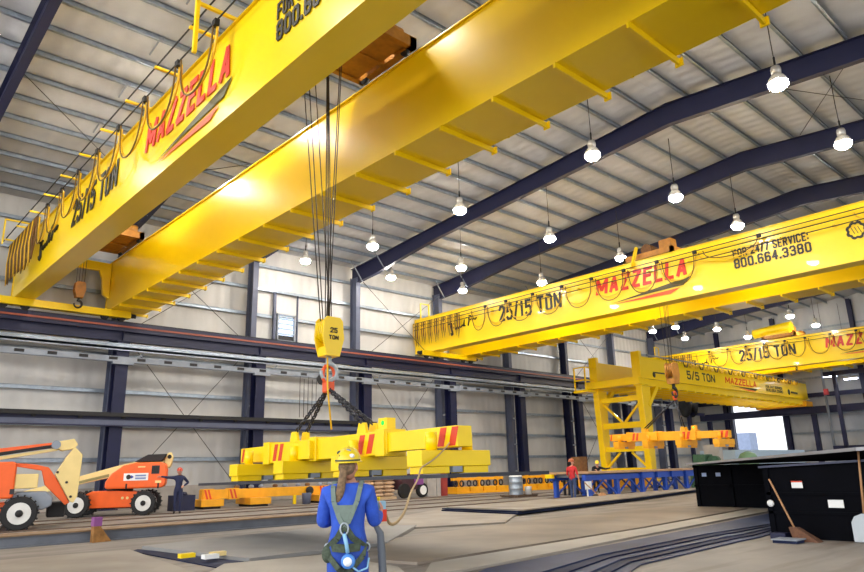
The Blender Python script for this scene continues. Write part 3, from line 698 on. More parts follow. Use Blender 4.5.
def lifting_beam(label, loc, L, paint, tilt):
    """local frame: beam along y, lower lips of the magnets at z = 0"""
    t = thing('magnet_lifting_beam', label, 'lifting beam', (0, 0, 0))
    h = L / 2
    # outer sleeve
    s0, s1 = -h * .52, h * .67
    m = MB().box(-.24, .24, s0, s1, .4, .86)
    m.build('centre_sleeve', paint, t, .012)
    for y in (s0 + .16, s1 - .16, h * .12):
        MB().box(-.29, .29, y - .14, y + .14, .37, .9).build('collar', paint, t, .012)
    MB().box(-.42, .42, h * .1, h * .28, .42, .82).build('side_box', paint, t, .012)
    for y0, y1 in ((-h, s0 + .1), (s1 - .1, h)):
        MB().box(-.19, .19, y0, y1, .45, .82).build('sliding_arm', paint, t, .012)
    st = MB()
    for y in (-h + .52, -h + .22): slant(st, -.195, y, .47, .8, .17, .1)
    st.build('red_stripe', STR, t)
    st = MB()
    for y in (s0 + .98, s0 + .66): slant(st, -.245, y, .44, .82, .18, .12)
    st.build('red_stripe', STR, t)
    st = MB()
    for y in (s1 - .4, s1 - .66): slant(st, -.245, y, .44, .83, .16, .1)
    st.build('red_stripe', STR, t)
    st = MB(); slant(st, -.195, h - .05, .47, .8, .1, .08); st.build('red_stripe', STR, t)
    for y in (h * .36, -h * .3):
        for x in (-.15, .15):
            MB().prism([(y - .17, .86), (y + .17, .86), (y + .1, 1.08), (y - .1, 1.08)], 'x', x - .04, x + .04).build('lifting_lug', paint, t, .01)
    for y in (-h + .4, -h * .32, h * .24, h - .95):
        c = MB().box(-.86, .86, y - .2, y + .2, .12, .4)
        cb = c.build('cross_beam', paint, t, .012)
        for x in (-.5, .5):
            MB().box(x - .32, x + .32, y - .17, y + .17, 0, .12).build('magnet', paint, cb, .008)
            MB().cyl((x * .9, y, .4), (x * .9, y, .72), .105, n=14).build('guide_post', paint, cb)
        MB().box(-.12, .12, y - .19, y + .19, .02, .12).build('junction_box', GREYST, cb)
    MB().box(-.2, .02, s0 + .02, s0 + .3, .9, 1.12).build('signal_box', paint, t)
    MB().lathe((-.2, s0 + .16, 1.02), [(.07, -.04), (.05, .0), (.02, .02)], 12, axis=(-1, 0, 0)).build('green_light', emis('green_signal', '#12d048', 1.0), t)
    t.location = loc; t.rotation_euler = (tilt, 0, 0)
    return t
TI = -.012
lb = lifting_beam('big yellow lifting beam hanging on chains from the nearest hook block', (8.8, 12.85, 1.325), 8.1, YEL2, TI)
lb2 = dup(lb); place(lb2, (34.5, 19.2, 2.28)); lb2.rotation_euler = (.02, 0, 0); lb2.scale = (1, .85, 1)
lb2['label'] = 'smaller looking orange yellow lifting beam hanging in front of the gantry leg frame'
def reclad(o):
    for c in o.children:
        if c.type == 'MESH' and c.data.materials and c.data.materials[0] == YEL2:
            c.data = c.data.copy(); c.data.materials[0] = ORY
        reclad(c)
reclad(lb2)
# plate carried by the magnets
pl = MB().box(7.55, 10.05, 7.95, 17.0, 1.255, 1.315).build('steel_plate', [mat('dark_carried_plate', '#2e3038', .55, var=.2)])
tag(pl, 'long dark steel plate held level under the big yellow lifting beam', 'plate')
pl.rotation_euler = (TI, 0, 0); pl.location.z += .0
# slings
t = thing('chain_sling', 'four legged dark chain sling with orange shackle above the big yellow beam', 'sling', (8.8, 13.17, 2.4))
m = MB().tube([(8.8 + .16 * math.cos(a), 13.17, 3.62 + .22 * math.sin(a)) for a in [2 * PI * k / 14 for k in range(14)]], .045, 8, closed=True)
m.build('master_link', mat('orange_shackle_paint', '#e2582a', .45), t)
MB().box(8.68, 8.92, 13.08, 13.26, 3.2, 3.45).build('shackle_body', MATS['orange_shackle_paint'], t, .03)
for y, z in ((12.85 + 4.05 * .36, 2.36), (12.85 - 4.05 * .3, 2.39)):
    for x in (8.65, 8.95):
        chain_pts(MB(), (8.8, 13.17, 3.3), (x, y, z)).build('chain_leg', CHAIN, t)
MB().tube([(8.72, 13.1, 4.0), (8.7, 13.05, 3.3), (8.72, 12.9, 2.36)], .02, 6).build('signal_cable', CABY, t)
t = thing('chain_sling', 'dark four legged sling under the orange hook block of the middle crane', 'sling', (34.5, 18.45, 3.4))
MB().tube([(34.5 + .18 * math.cos(a), 18.45, 5.0 + .22 * math.sin(a)) for a in [2 * PI * k / 12 for k in range(12)]], .05, 6, closed=True).build('master_link', MATS['orange_shackle_paint'], t)
for y, z in ((20.45, 3.34), (18.17, 3.3)):
    for x in (34.36, 34.64):
        MB().tube([(34.5, 18.45, 4.8), (x, y, z)], .035, 6).build('chain_leg', CHAIN, t)
# tag line
tag(MB().tube(smooth([(8.56, 8.95, 1.9), (8.5, 9.0, 1.8), (8.2, 8.95, 1.62), (7.8, 8.75, 1.52), (7.5, 8.55, 1.46), (7.38, 8.45, 1.32), (6.63, 7.75, 1.16), (5.68, 6.72, 1.06), (4.88, 5.82, 1.01), (4.31, 5.26, .95), (4.05, 5.05, .96), (3.95, 4.97, 1.05)]), .014, 6).build('tag_line', mat('tan_rope', '#b39a70', .8)),
    'tan guide rope running from the yellow beam to the worker with the yellow hat', 'rope')

# lifting beam standing on the floor at left
def floor_beam():
    t = thing('magnet_lifting_beam', 'orange yellow lifting beam with red stripes parked on the floor behind the plate', 'lifting beam', (0, 0, 0))
    MB().box(-3.2, 4.2, -.2, .2, .4, .82).build('beam', ORY, t, .01)
    for x in (-2.9, -1.7): MB().box(x - .25, x + .25, -.26, .26, .36, .86).build('collar', ORY, t, .01)
    for xs in ((-3.0, -2.84), (-1.8, -1.62), (2.9, 3.08)):
        st = MB()
        for k, x in enumerate(xs): st.add([(x, -.265, .4), (x + .09, -.265, .4), (x + (.0 if x > 0 else -.04), -.265, .82), (x - (.09 if x > 0 else .13) + .0, -.265, .82)], [(0, 1, 2, 3)])
        st.build('red_stripe', STR, t)
    for x in (-2.9, -.6, 3.0):
        f = MB().box(x - .55, x + .5, -.9, .9, .1, .4).build('cross_beam', ORY, t, .01)
        MB().box(x - .42, x + .38, -.8, .8, 0, .1).build('magnet', BLK, f)
    MB().box(1.35, 1.5, -.3, -.2, 0, .42).build('prop', YEL2, t)
    for k in range(9): MB().lathe((-1.5 + .62 * k + .1 * (k % 2), -.05, .84), [(.1, 0), (.14, .03), (.12, .12), (.04, .15)], 10).build('coupling', GREYST if k % 3 else BROWN, t)
    MB().lathe((2.2, -.32, .62), [(.1, -.1), (.2, 0), (.2, .08), (.08, .14)], 12, axis=(0, -1, 0)).build('cable_drum', BLK, t)
    return t
fb = floor_beam(); place(fb, (17.3, 31.2, 0), -.09)
tag(MB().lathe((19.0, 30.2, 0), [(.2, 0), (.24, .5), (.22, .52)], 16).build('grey_bucket', NAVY2), 'grey bucket in front of the parked orange lifting beam', 'bucket')
# magnet sets right
def magnet_rack(lab, loc, rz):
    t = thing('magnet_rack', lab, 'magnets', (0, 0, 0), 'orange magnet racks on the floor')
    MB().box(-2.1, 2.1, -.12, .12, .78, .95).build('top_rail', ORY, t, .01)
    MB().box(-2.2, 2.2, -.6, .6, 0, .12).build('base', ORY, t, .01)
    for k in range(4):
        x = -1.65 + 1.1 * k
        MB().box(x - .5, x + .5, -.55, .55, .12, .4).build('magnet', ORY, t, .01)
        for q in (-.25, .25):
            MB().tube([(x + q + .15 * math.cos(a), -.1, .6 + .17 * math.sin(a)) for a in [2 * PI * j / 10 for j in range(10)]], .05, 6, closed=True).build('chain_ring', CHAIN, t)
    for x in (-1.5, .1, 1.6): MB().box(x - .1, x + .1, -.1, .1, .4, .98).build('upright', ORY, t)
    return place(t, loc, rz)
magnet_rack('orange magnet rack with dark rings on the floor, left of the grey drum', (32.6, 31.6, 0), -.1)
magnet_rack('orange magnet rack with dark rings on the floor, right of the grey drum', (38.4, 31.0, 0), -.1)

# grey drum and pail on a pallet
t = thing('wooden_skid', 'low dark skid under the grey drum', 'skid', (28.05, 24.3, 0))
MB().box(27.3, 28.9, 23.7, 24.9, .05, .12).build('deck', mat('dark_wood', '#5d4a3a', .8, var=.3), t)
for y in (23.8, 24.75): MB().box(27.3, 28.9, y - .06, y + .06, 0, .05).build('runner', MATS['dark_wood'], t)
t = thing('drum', 'grey steel drum with domed lid standing on the skid', 'drum', (27.9, 24.3, .12))
MB().lathe((27.9, 24.3, .12), [(.35, 0), (.37, .02), (.36, .05), (.36, .3), (.38, .32), (.36, .34), (.36, .62), (.38, .64), (.36, .66), (.36, .88), (.37, .9)], 24).build('body', GALV, t)
MB().lathe((27.9, 24.3, 1.02), [(.36, 0), (.32, .05), (.16, .12), (.04, .15)], 20).build('lid', WHT, t)
tag(MB().lathe((28.5, 24.0, .12), [(.17, 0), (.19, .36), (.2, .38), (.18, .39)], 16).build('pail', WHT), 'white plastic pail beside the grey drum', 'pail')

# sacks, cart and boxes behind the yellow beam
t = thing('sack_stack', 'stack of tan sacks on a pallet behind the worker in yellow hat', 'sacks', (23.4, 30.6, 0))
MB().box(22.4, 24.5, 29.9, 31.3, .0, .14).build('pallet', mat('pale_wood', '#c2a682', .8, var=.2), t)
for r in range(5):
    for k in range(3):
        for j in range(2):
            MB().ell((22.75 + .7 * k + .05 * (r % 2), 30.25 + .7 * j, .24 + .2 * r), (.38, .36, .115), nu=10, nv=6).build('sack', mat('tan_sack', '#c9a887', .8, var=.25, scale=5), t)
t = thing('equipment_cart', 'dark wheeled cart with one white wheel behind the yellow beam', 'cart', (25.4, 30.2, 0))
MB().box(24.75, 26.3, 29.7, 30.7, .45, 1.3).build('body', mat('maroon_panel', '#4a2a30', .5, var=.3), t, .03)
MB().box(25.6, 26.2, 29.6, 29.7, .7, 1.25).build('purple_panel', mat('purple_paint', '#8a4a8c', .5), t)
for x, mm in ((24.9, BLK), (26.2, WHT)):
    MB().lathe((x, 29.75, .4), [(.38, -.1), (.4, -.06), (.4, .06), (.38, .1)], 18, axis=(0, 1, 0)).build('tire', BLK, t)
    MB().lathe((x, 29.62, .4), [(.25, 0), (.22, .04)], 14, axis=(0, 1, 0)).build('wheel_disc', mm, t)
tag(MB().box(27.2, 27.9, 30.4, 31.2, 0, 1.35).box(27.95, 28.25, 30.4, 31.2, 0, 1.4).build('cabinet', [mat('pale_panel', '#b9b3ad', .5)]), 'pale upright cabinet standing right of the dark cart', 'cabinet')
tag(MB().box(28.3, 28.7, 30.3, 31.1, 0, 1.5).build('red_board', [mat('dull_red', '#a03a34', .6)]), 'narrow dull red board beside the pale cabinet', 'board')

# ------------------------------------------------------------------ blue conveyor table
t = thing('roller_table', 'long blue steel roller table right of the worker in red', 'table', (32, 20.7, 0))
MB().box(27.5, 39.6, 19.65, 19.85, .8, 1.06).box(27.5, 39.6, 21.6, 21.8, .8, 1.06).build('side_beam', BLUE, t)
MB().box(27.35, 27.55, 21.5, 21.9, .92, 1.1).build('end_stop', YEL2, t)
for k in range(11):
    x = 27.9 + 1.15 * k
    MB().cyl((x, 19.85, 1.02), (x, 21.6, 1.02), .09, n=10).build('roller', GREYST, t)
    for y in (19.75, 21.7):
        if k % 2 == 0: MB().box(x - .11, x + .11, y - .09, y + .09, 0, .8).build('leg', BLUE, t)
        elif k < 10:
            MB().bar((x - 1.1, y, .1), (x, y, .78), .07, .07).build('brace', BLUE, t); MB().bar((x + 1.1, y, .1), (x, y, .78), .07, .07).build('brace', BLUE, t)
for k in range(5): MB().box(32.2 + 1.5 * k, 33.3 + 1.5 * k, 19.5, 19.64, .8, 1.1).build('bearing_plate', BLUE, t)
tag(MB().box(27.5, 40.3, 19.4, 21.9, 1.11, 1.2).build('steel_plate', [mat('tan_rusty_plate', '#b79472', .6, var=.25, scale=1)]), 'long tan rusty plate lying on the blue table', 'plate')
tag(MB().box(27.2, 27.22, 19.35, 19.42, 0, .6).box(27.0, 27.5, 19.33, 19.36, .42, .78).build('paper_sign', WHT), 'small white sign on the blue table right of the worker in red', 'sign')
t = thing('welding_machine', 'green machine standing beyond the blue table', 'machine', (43, 20.8, 0))
MB().box(41.5, 43.0, 20.6, 21.8, 0, 1.2).box(41.7, 42.8, 20.8, 21.6, 1.2, 2.0).build('body', [mat('green_machine_paint', '#3f6b4d', .5, var=.4, scale=3)], t, .05)
MB().cyl((42, 20.5, 1.6), (42.6, 20.5, 1.6), .3, n=14).build('motor', MATS['green_machine_paint'], t)
MB().box(43.3, 43.8, 20.6, 21.6, 0, 2.6).build('pale_cabinet', [MATS['pale_panel']], t)
t = thing('gas_bottle_rack', 'pale green rounded machine right of the green machine', 'machine', (46, 20.0, 0))
MB().lathe((46, 20.0, 0), [(.62, 0), (.62, 1.7), (.45, 2.0), (.12, 2.15)], 18).build('tank', [mat('pale_green_paint', '#7fa583', .5)], t)
MB().box(45.6, 46.3, 19.3, 19.45, .3, 1.2).build('panel', [MATS['pale_panel']], t)
tag(MB().box(47.5, 60, 21.5, 24, 0, 2.3).build('pale_blue_enclosure', [mat('pale_blue_panel', '#b9cfe2', .5, var=.06)]), 'long pale blue enclosure behind the hanging orange beam', 'enclosure')
tag(MB().box(30.2, 31.6, 22.6, 23.2, .9, 1.0).box(30.3, 30.4, 22.7, 22.8, 0, .9).box(31.4, 31.5, 22.7, 22.8, 0, .9).box(30.3, 30.4, 23.0, 23.1, 0, .9).box(31.4, 31.5, 23.0, 23.1, 0, .9).build('work_bench', BLKP), 'dark bench behind the blue table in front of the bent man', 'bench')
tag(MB().box(33.6, 34.3, 24.3, 24.9, 0, 2.0).build('brown_cabinet', [BROWN]), 'brown cabinet behind the man in the yellow hat', 'cabinet')
tag(MB().box(33, 40, 23.6, 24.2, .2, .75).box(33.4, 33.8, 23.65, 24.15, 0, .2).box(39.2, 39.6, 23.65, 24.15, 0, .2).build('yellow_floor_beam', ORY), 'yellow beam lying low behind the legs of the blue table', 'beam')

# ------------------------------------------------------------------ floor steel
def plate(name, lab, poly, z0, z1, m, cat='plate', group=None):
    o = MB().prism(poly, 'z', z0, z1).build(name, m); return tag(o, lab, cat, group)
PT = mat('tan_grey_plate', '#9a9287', .6, var=.16, scale=.8, hex2='#857c72')
PG = mat('grey_blue_plate', '#8d8c89', .55, metal=.05, var=.2, scale=.6, hex2='#7c7b7a')
PR = mat('rust_stained_plate', '#8d8072', .55, scale=.45, hex2='#6c6258')
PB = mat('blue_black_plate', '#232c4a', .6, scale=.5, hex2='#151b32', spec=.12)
PL = mat('light_dusty_plate', '#a8a298', .6, scale=.7, hex2='#979085')
plate('floor_plate', 'large tan plate on the floor at the lower left corner', [(.5, 15.3), (5.25, 14.85), (4.7, 10.6), (4.3, 8.0), (.5, 8.5)], 0.004, .05, PT)
plate('floor_plate', 'grey plate on the floor between the dark slot and the worker', [(5.6, 15.15), (10.3, 15.9), (12.3, 14.2), (9.0, 11.3), (5.95, 11.2)], .004, .07, PG)
plate('floor_plate', 'light plate in the foreground just left of the worker legs', [(5.4, 11.0), (7.2, 10.7), (6.9, 8.4), (5.2, 5.5), (2.5, 5.5), (4.2, 9.5)], .004, .055, PL)
plate('floor_plate', 'dark sheet painting the shade inside the slot at lower left', [(5.28, 14.8), (5.5, 15.1), (5.9, 11.3), (5.25, 10.7)], .002, .02, PB)  # blue black sheet stands in for shade in the gap between plates
plate('floor_plate', 'wide rust stained plate right of the foreground worker', [(9.5, 12.0), (14.3, 12.6), (22.6, 12.7), (22.4, 10.0), (14.6, 9.05), (7.45, 8.6), (7.3, 9.3)], .004, .05, PR)
plate('floor_plate', 'light dusty plate between the rusty plate and the stack of blue black plates', [(7.6, 8.45), (14.7, 8.95), (22.3, 9.85), (22.9, 9.1), (13, 8.12), (7.5, 7.5), (6.7, 7.6)], .004, .04, PL)
plate('floor_plate', 'pale plate beyond the rusty plate with a dark far edge', [(10.9, 14.3), (13.2, 16.9), (17.5, 19.2), (26.1, 21.0), (27.2, 17.5), (17.6, 15.3), (14.4, 13.0)], .004, .045, PT)
E1 = [(16.9, 14.7), (26.3, 16.2), (39.0, 19.0), (36.5, 19.1), (25, 18.4), (17.1, 18.4)]
for k in range(3):
    plate('stacked_plate', ('bottom', 'middle', 'topmost')[k] + ' plate of the low stack in front of the blue table', [(x + .12 * k, y + .1 * (k % 2)) for x, y in E1], .05 + .045 * k, .088 + .045 * k, PB if k < 2 else PT, group='low plate stack')
PB2 = mat('blue_grey_plate', '#414c69', .5, scale=.5, hex2='#27304a', spec=.15)
G1 = [(5.2, 6.9), (7.49, 7.42), (12.91, 8.02), (21.4, 8.92), (18.5, 6.6), (14.2, 6.15), (13.4, 6.15), (9.45, 5.9), (6.0, 4.6)]
for k in range(5):
    c = .10 * k
    poly = [(5.2 + .3 * k, 6.55), (7.3, 6.95), (12.9, 7.55 - .03 * k), (21.4, 8.5 - .06 * k), (18.5 - .1 * k, 6.75), (14.2, 6.15 + .16 * k), (13.4, 6.15 + .17 * k), (9.45, 5.9 + .17 * k), (6.0, 4.6 + .3 * k)]
    plate('stacked_plate', ('lowest', 'second lowest', 'middle', 'second highest', 'topmost')[k] + ' plate in the stepped blue black stack at lower right', poly, (.005 + .022 * k), .024 + .022 * k, PB if k % 2 else PB2, group='stepped blue black plates')
for k in range(2):
    plate('stacked_plate', ('lower', 'upper')[k] + ' of two dark plates lying right of the blue table legs', [(31, 15.9 + .1 * k), (35.5, 17.6), (40, 18.9), (42, 17.4), (36, 14.8)], .06 + .12 * k, .1 + .12 * k, PB if k == 0 else PT, group='two dark plates by the table')
for x, y in ((33.2, 16.2), (36, 16.6), (38.5, 17.5)): tag(MB().box(x - .1, x + .1, y - .1, y + .1, 0, .06).build('timber_block', BROWN), 'short dark timber block under the two dark plates', 'block', 'timber blocks under the dark plates')
# curb beam and post
t = thing('steel_curb_beam', 'long grey steel beam lying on the floor across the lower left', 'beam', (3.5, 18.4, 0))
MB().box(-8, 12.0, 18.15, 18.2, .03, .24).box(-8, 12, 18.0, 18.8, .004, .03).build('channel', [mat('dull_grey_beam', '#767b85', .6, var=.25, scale=2)], t)
MB().box(-8, 12.0, 18.0, 18.85, .24, .27).build('rusty_top_flange', [mat('rusty_timber', '#8c7358', .8, var=.3)], t)
tag(MB().box(5.3, 12.2, 18.95, 19.6, 0, .1).build('timber_sleeper', [mat('rusty_timber', '#8c7358', .8, var=.3)]), 'flat rusty strip behind the grey curb beam', 'strip')
t = thing('marker_post', 'short purple topped rusty post standing at the grey curb beam', 'post', (5.5, 17.85, 0))
MB().box(5.42, 5.58, 17.75, 17.95, 0, .36).build('shaft', [mat('rusty_yellow', '#a5743a', .7, var=.4, scale=8)], t)
MB().box(5.41, 5.59, 17.74, 17.96, .36, .56).build('purple_top', [MATS['purple_paint']], t)
MB().prism([(5.58, 0), (5.85, 0), (5.58, .34)], 'y', 17.78, 17.92).build('gusset', [MATS['rusty_yellow']], t)
for k, y in enumerate((21.2, 23.6, 26.4, 28.6)):
    tag(MB().box(-8, 34, y - .06, y + .06, .002, .035).build('floor_rail', [mat('rusty_rail', '#6d5a4c', .6, var=.3)]),
        ('nearest', 'second', 'third', 'farthest')[k] + ' rusty rail let into the floor in front of the lifts', 'rail', 'rails in the floor')
for x, y, z, mm, lab in ((5.3, 12.25, .07, YEL2, 'yellow scrap of steel at the edge of the dark slot'), (5.5, 11.75, .07, WHT, 'white scrap at the tip of the dark slot'), (5.75, 12.0, .075, CREAM, 'cream strip beside the yellow scrap'),
                         (11.9, 19.45, .1, YEL2, 'small yellow scrap at the end of the grey curb beam'), (12.5, 19.2, .0, WHT, 'small white scrap beside the end of the curb beam')):
    tag(MB().box(x - .12, x + .14, y - .07, y + .07, z, z + .07).build('scrap', mm), lab, 'scrap')

# ------------------------------------------------------------------ black machine at right
t = thing('steel_container', 'tall black steel container at the right edge, nearest the broom', 'container', (17, 4, 0))
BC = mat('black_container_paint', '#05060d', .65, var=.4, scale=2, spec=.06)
def quad_box(pts, x1): # front face points (y,z) at x0 given, extruded to x1
    return pts
m = MB().prism([(6.0, 0), (6.0, 1.32), (1.0, 1.53), (1.0, 0)], 'x', 14.4, 17.4); m.build('body', BC, t)
m = MB()
for z in (.45, .8): m.box(14.36, 14.41, 1.0, 5.98, z, z + .05)
m.box(14.36, 14.41, 5.9, 6.0, 0, 1.32).box(14.36, 14.41, 3.2, 3.28, 0, 1.45); m.build('side_rib', BC, t)
m = MB().prism([(6.05, 1.31), (6.05, 1.35), (1, 1.56), (1, 1.52)], 'x', 14.3, 14.42); m.build('top_rail', [mat('dull_blue_rail', '#343a52', .5)], t)
MB().box(14.345, 14.36, 5.28, 5.48, .93, 1.06).build('paper_tag', WHT, t); MB().box(14.34, 14.347, 5.28, 5.48, 1.035, 1.06).build('red_tag_band', [STR], t)
MB().box(14.345, 14.36, 4.62, 4.88, .58, .72).build('white_sticker', emis('sticker_white', '#eef3ff', .9) if 0 else WHT, t)
MB().lathe((14.36, 5.93, .64), [(.07, -.0), (.06, .02), (.02, .03)], 14, axis=(-1, 0, 0)).build('round_reflector', WHT, t)
t = thing('steel_container', 'long black steel container farther back beside the plate stack', 'container', (25, 9, 0))
m = MB().box(23.5, 27, 6.0, 12.2, 0, 1.38); m.build('body', BC, t)
m = MB()
for y in (12.1, 10.9, 9.7, 8.5): m.box(23.44, 23.5, y - .06, y + .06, 0, 1.38)
m.box(23.44, 23.5, 6, 12.2, .66, .72).box(23.44, 23.5, 6, 12.2, 1.3, 1.38); m.build('side_rib', BC, t)
for y in (11.85, 11.35): MB().box(23.42, 23.44, y - .14, y + .02, 1.0, 1.12).build('blue_label', [mat('pale_blue_label', '#9fb4dd', .5)], t)
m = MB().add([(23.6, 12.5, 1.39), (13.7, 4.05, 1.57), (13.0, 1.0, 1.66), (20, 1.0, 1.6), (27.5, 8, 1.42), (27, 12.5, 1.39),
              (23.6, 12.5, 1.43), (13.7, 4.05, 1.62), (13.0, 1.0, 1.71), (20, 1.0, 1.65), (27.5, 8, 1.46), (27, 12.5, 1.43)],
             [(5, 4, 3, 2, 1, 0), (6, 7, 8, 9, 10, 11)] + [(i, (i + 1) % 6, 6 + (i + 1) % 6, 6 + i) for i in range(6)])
tag(m.build('steel_plate', [BC]), 'big plate darkened for its shaded underside, laid across the tops of both black containers', 'plate')  # whole plate coloured black to paint the shade of its underside
MB().bar((23.6, 12.5, 1.42), (13.7, 4.05, 1.605), .06, .06).bar((13.7, 4.05, 1.605), (13.0, 1.0, 1.695), .06, .06).build('pale_edge', [mat('pale_edge_plate', '#a3a4a8', .4, metal=.2)], bpy.data.objects['steel_plate.002'])
# broom and shovel
t = thing('broom', 'broom leaning with its bristles down against the black container', 'broom', (14.0, 5.4, 0))
MB().cyl((14.28, 5.86, 1.1), (14.02, 5.42, .22), .018, n=8).build('handle', mat('pale_wood_handle', '#b5875c', .6), t)
MB().add([(13.95, 5.5, .24), (14.1, 5.5, .24), (14.1, 5.36, .24), (13.95, 5.36, .24), (13.86, 5.4, .0), (14.12, 5.42, .0), (14.12, 4.98, .0), (13.86, 4.96, .0)],
         [(0, 1, 2, 3), (4, 7, 6, 5), (0, 4, 5, 1), (1, 5, 6, 2), (2, 6, 7, 3), (3, 7, 4, 0)]).build('bristles', mat('broom_straw', '#6d4a35', .9, var=.3, scale=20), t)
t = thing('shovel', 'shovel with pale blade standing against the container at the right edge', 'shovel', (14.1, 4.3, 0))
MB().cyl((14.27, 4.2, 1.62), (14.2, 4.27, .5), .02, n=8).build('handle', MATS['pale_wood_handle'], t)
MB().prism([(4.48, .02), (4.48, .35), (4.42, .45), (4.3, .5), (4.2, .5), (4.08, .4), (4.08, .02)], 'x', 14.14, 14.17).build('blade', [mat('pale_blade', '#b5bcc0', .4, metal=.3)], t)
t = thing('dustpan', 'flat grey pan lying on the floor in front of the broom', 'pan', (13.6, 5.4, 0))
MB().box(13.45, 13.8, 5.2, 5.62, .0, .05).build('tray', PB, t); MB().box(13.43, 13.85, 5.18, 5.64, .05, .07).build('rim', GREYST, t)
tag(MB().box(14.0, 14.25, 5.6, 5.88, 0, .12).build('dark_block', [NAVY]), 'small dark block on the floor left of the broom', 'block')

# outside the doorway
tag(MB().box(84, 86, 36.0, 37.7, 0, 4.9).build('parked_trailer', [mat('hazy_blue_box', '#8796b5', .6)]), 'blue grey trailer box outside the bright doorway', 'trailer')

# ------------------------------------------------------------------ boom lifts
def wheel(t, x, y, r, w, disc, side=-1):
    m = MB().lathe((x, y, r), [(r * .55, -w / 2), (r * .93, -w / 2), (r, -w * .36), (r, w * .36), (r * .93, w / 2), (r * .55, w / 2)], 30, axis=(0, 1, 0), smooth=False)
    for k in range(18):
        a = 2 * PI * k / 18; c = Vector((x + r * 1.0 * math.cos(a), y, r + r * 1.0 * math.sin(a) + .0))
        m.bar(c + Vector((0, -w * .45, 0)), c + Vector((0, w * .45, 0)), .05, .09, up=(math.cos(a), 0, math.sin(a)))
    o = m.build('wheel', BLK, t)
    yy = y + side * w * .5
    MB().lathe((x, yy, r), [(r * .64, side * .02), (r * .6, 0), (r * .56, -side * .06), (r * .3, -side * .05), (r * .26, side * .02), (.02, side * .03)], 24, axis=(0, 1, 0)).build('rim', disc, o)
    MB().lathe((x, yy + side * .02, r), [(r * .22, 0), (r * .2, side * .04), (.02, side * .05)], 16, axis=(0, 1, 0)).build('hub', BLK, o)
RIM = mat('white_rim_paint', '#dcdcd8', .5, var=.12)
DARKS = mat('dark_slot', '#2a2a2e', .6)

# rear lift, seen whole
t = thing('boom_lift', 'whole orange boom lift with white door sticker in front of the wall column', 'lift', (0, 0, 0), 'orange boom lifts')
MB().prism([(.3, .34), (2.6, .34), (2.75, .55), (2.6, .95), (1.5, 1.02), (.5, 1.02), (.25, .9), (.15, .6)], 'y', -.75, .75).build('chassis', ORANGE, t, .03)
MB().box(-.2, 3.0, -.55, .55, .3, .55).box(.0, .12, -.9, 1.3, .42, .54).box(2.6, 2.72, -.9, 1.3, .42, .54).build('axles', BLK, t)
for x, y in ((0, -.95), (2.65, -.95), (0, 1.25), (2.65, 1.25)): wheel(t, x, y, .5, .36, RIM)
MB().cyl((1.5, .1, .95), (1.5, .1, 1.14), .55, n=24).build('slew_ring', BLK, t)
cw = MB().prism([(1.0, 1.16), (1.1, 1.1), (3.3, 1.1), (3.45, 1.2), (3.5, 1.55), (3.42, 2.1), (3.2, 2.16), (2.2, 2.16), (1.7, 2.05), (1.25, 1.72), (1.02, 1.4)], 'y', -.92, -.1)
co_ = cw.build('engine_cowl', ORANGE, t, .06)
MB().prism([(1.4, 1.12), (3.3, 1.12), (3.4, 1.9), (2.2, 1.98), (1.5, 1.6)], 'y', .35, .95).build('tank_cowl', ORANGE, t, .05)
MB().box(1.75, 2.75, -.935, -.922, 1.42, 1.72).build('door_sticker', WHT, t)
m = MB().lathe((1.95, -.937, 1.57), [(.1, 0), (.1, -.004)], 16, axis=(0, -1, 0)); m.build('round_mark', TXT, t)
m = MB().prism([(2.05, 1.49), (2.16, 1.57), (2.05, 1.65)], 'y', -.945, -.936); m.build('blue_mark', [mat('mark_blue', '#2438a0', .5)], t)
m = MB().box(2.22, 2.66, -.94, -.936, 1.585, 1.655).box(2.22, 2.66, -.94, -.936, 1.475, 1.545); m.build('sticker_print', [mat('print_grey_blue', '#7d8db8', .6)], t)
MB().box(2.72 + .15, 3.12 + .08, -.935, -.92, 1.68, 2.02).build('louvre_window', DARKS, t)
for k in range(4): MB().box(2.9 + .07 * k, 2.93 + .07 * k, -.945, -.93, 1.72, 1.98).build('louvre', BLK, t)
MB().box(3.05, 3.3, -.93, -.918, 1.3, 1.4).build('small_print', CREAM, t)
MB().box(2.3, 2.6, -.93, -.918, 1.95, 2.0).build('small_print', CREAM, t)
MB().box(1.85, 1.92, -.94, -.9, 1.08, 1.3).box(3.15, 3.22, -.94, -.9, 1.08, 1.3).build('latch', BLK, t)
b = MB().prism([(-2.9, .95), (-2.85, .75), (3.35, 2.05), (3.45, 2.35), (3.2, 2.42), (1.6, 2.12)], 'y', .0, .32).build('lower_boom', CREAM, t, .02)
MB().prism([(-.6, 1.36), (-.6, 1.26), (1.0, 1.6), (1.0, 1.72)], 'y', -.012, .0).build('boom_marking', [mat('olive_print', '#8a8452', .6)], t)
MB().prism([(2.05, 2.2), (2.6, 2.5), (3.4, 2.52), (3.2, 2.22)], 'y', -.35, .45).build('hose_cover', BLK, t, .02)
MB().prism([(3.3, 1.9), (3.55, 1.95), (3.65, 2.35), (3.55, 2.6), (3.4, 2.55), (3.3, 2.3)], 'y', -.1, .4).build('pivot_bracket', CREAM, t, .03)
MB().cyl((3.5, -.14, 2.4), (3.5, .44, 2.4), .09, n=14).build('pivot_pin', BLK, t)
for x in (1.75, 1.95): MB().lathe((x, -.755, .72), [(.06, 0), (.05, -.02)], 12, axis=(0, 1, 0)).build('chassis_decal', CREAM, t)
place(t, (8.75, 30.5, 0), math.radians(-27)).scale = (.91, .91, .94)

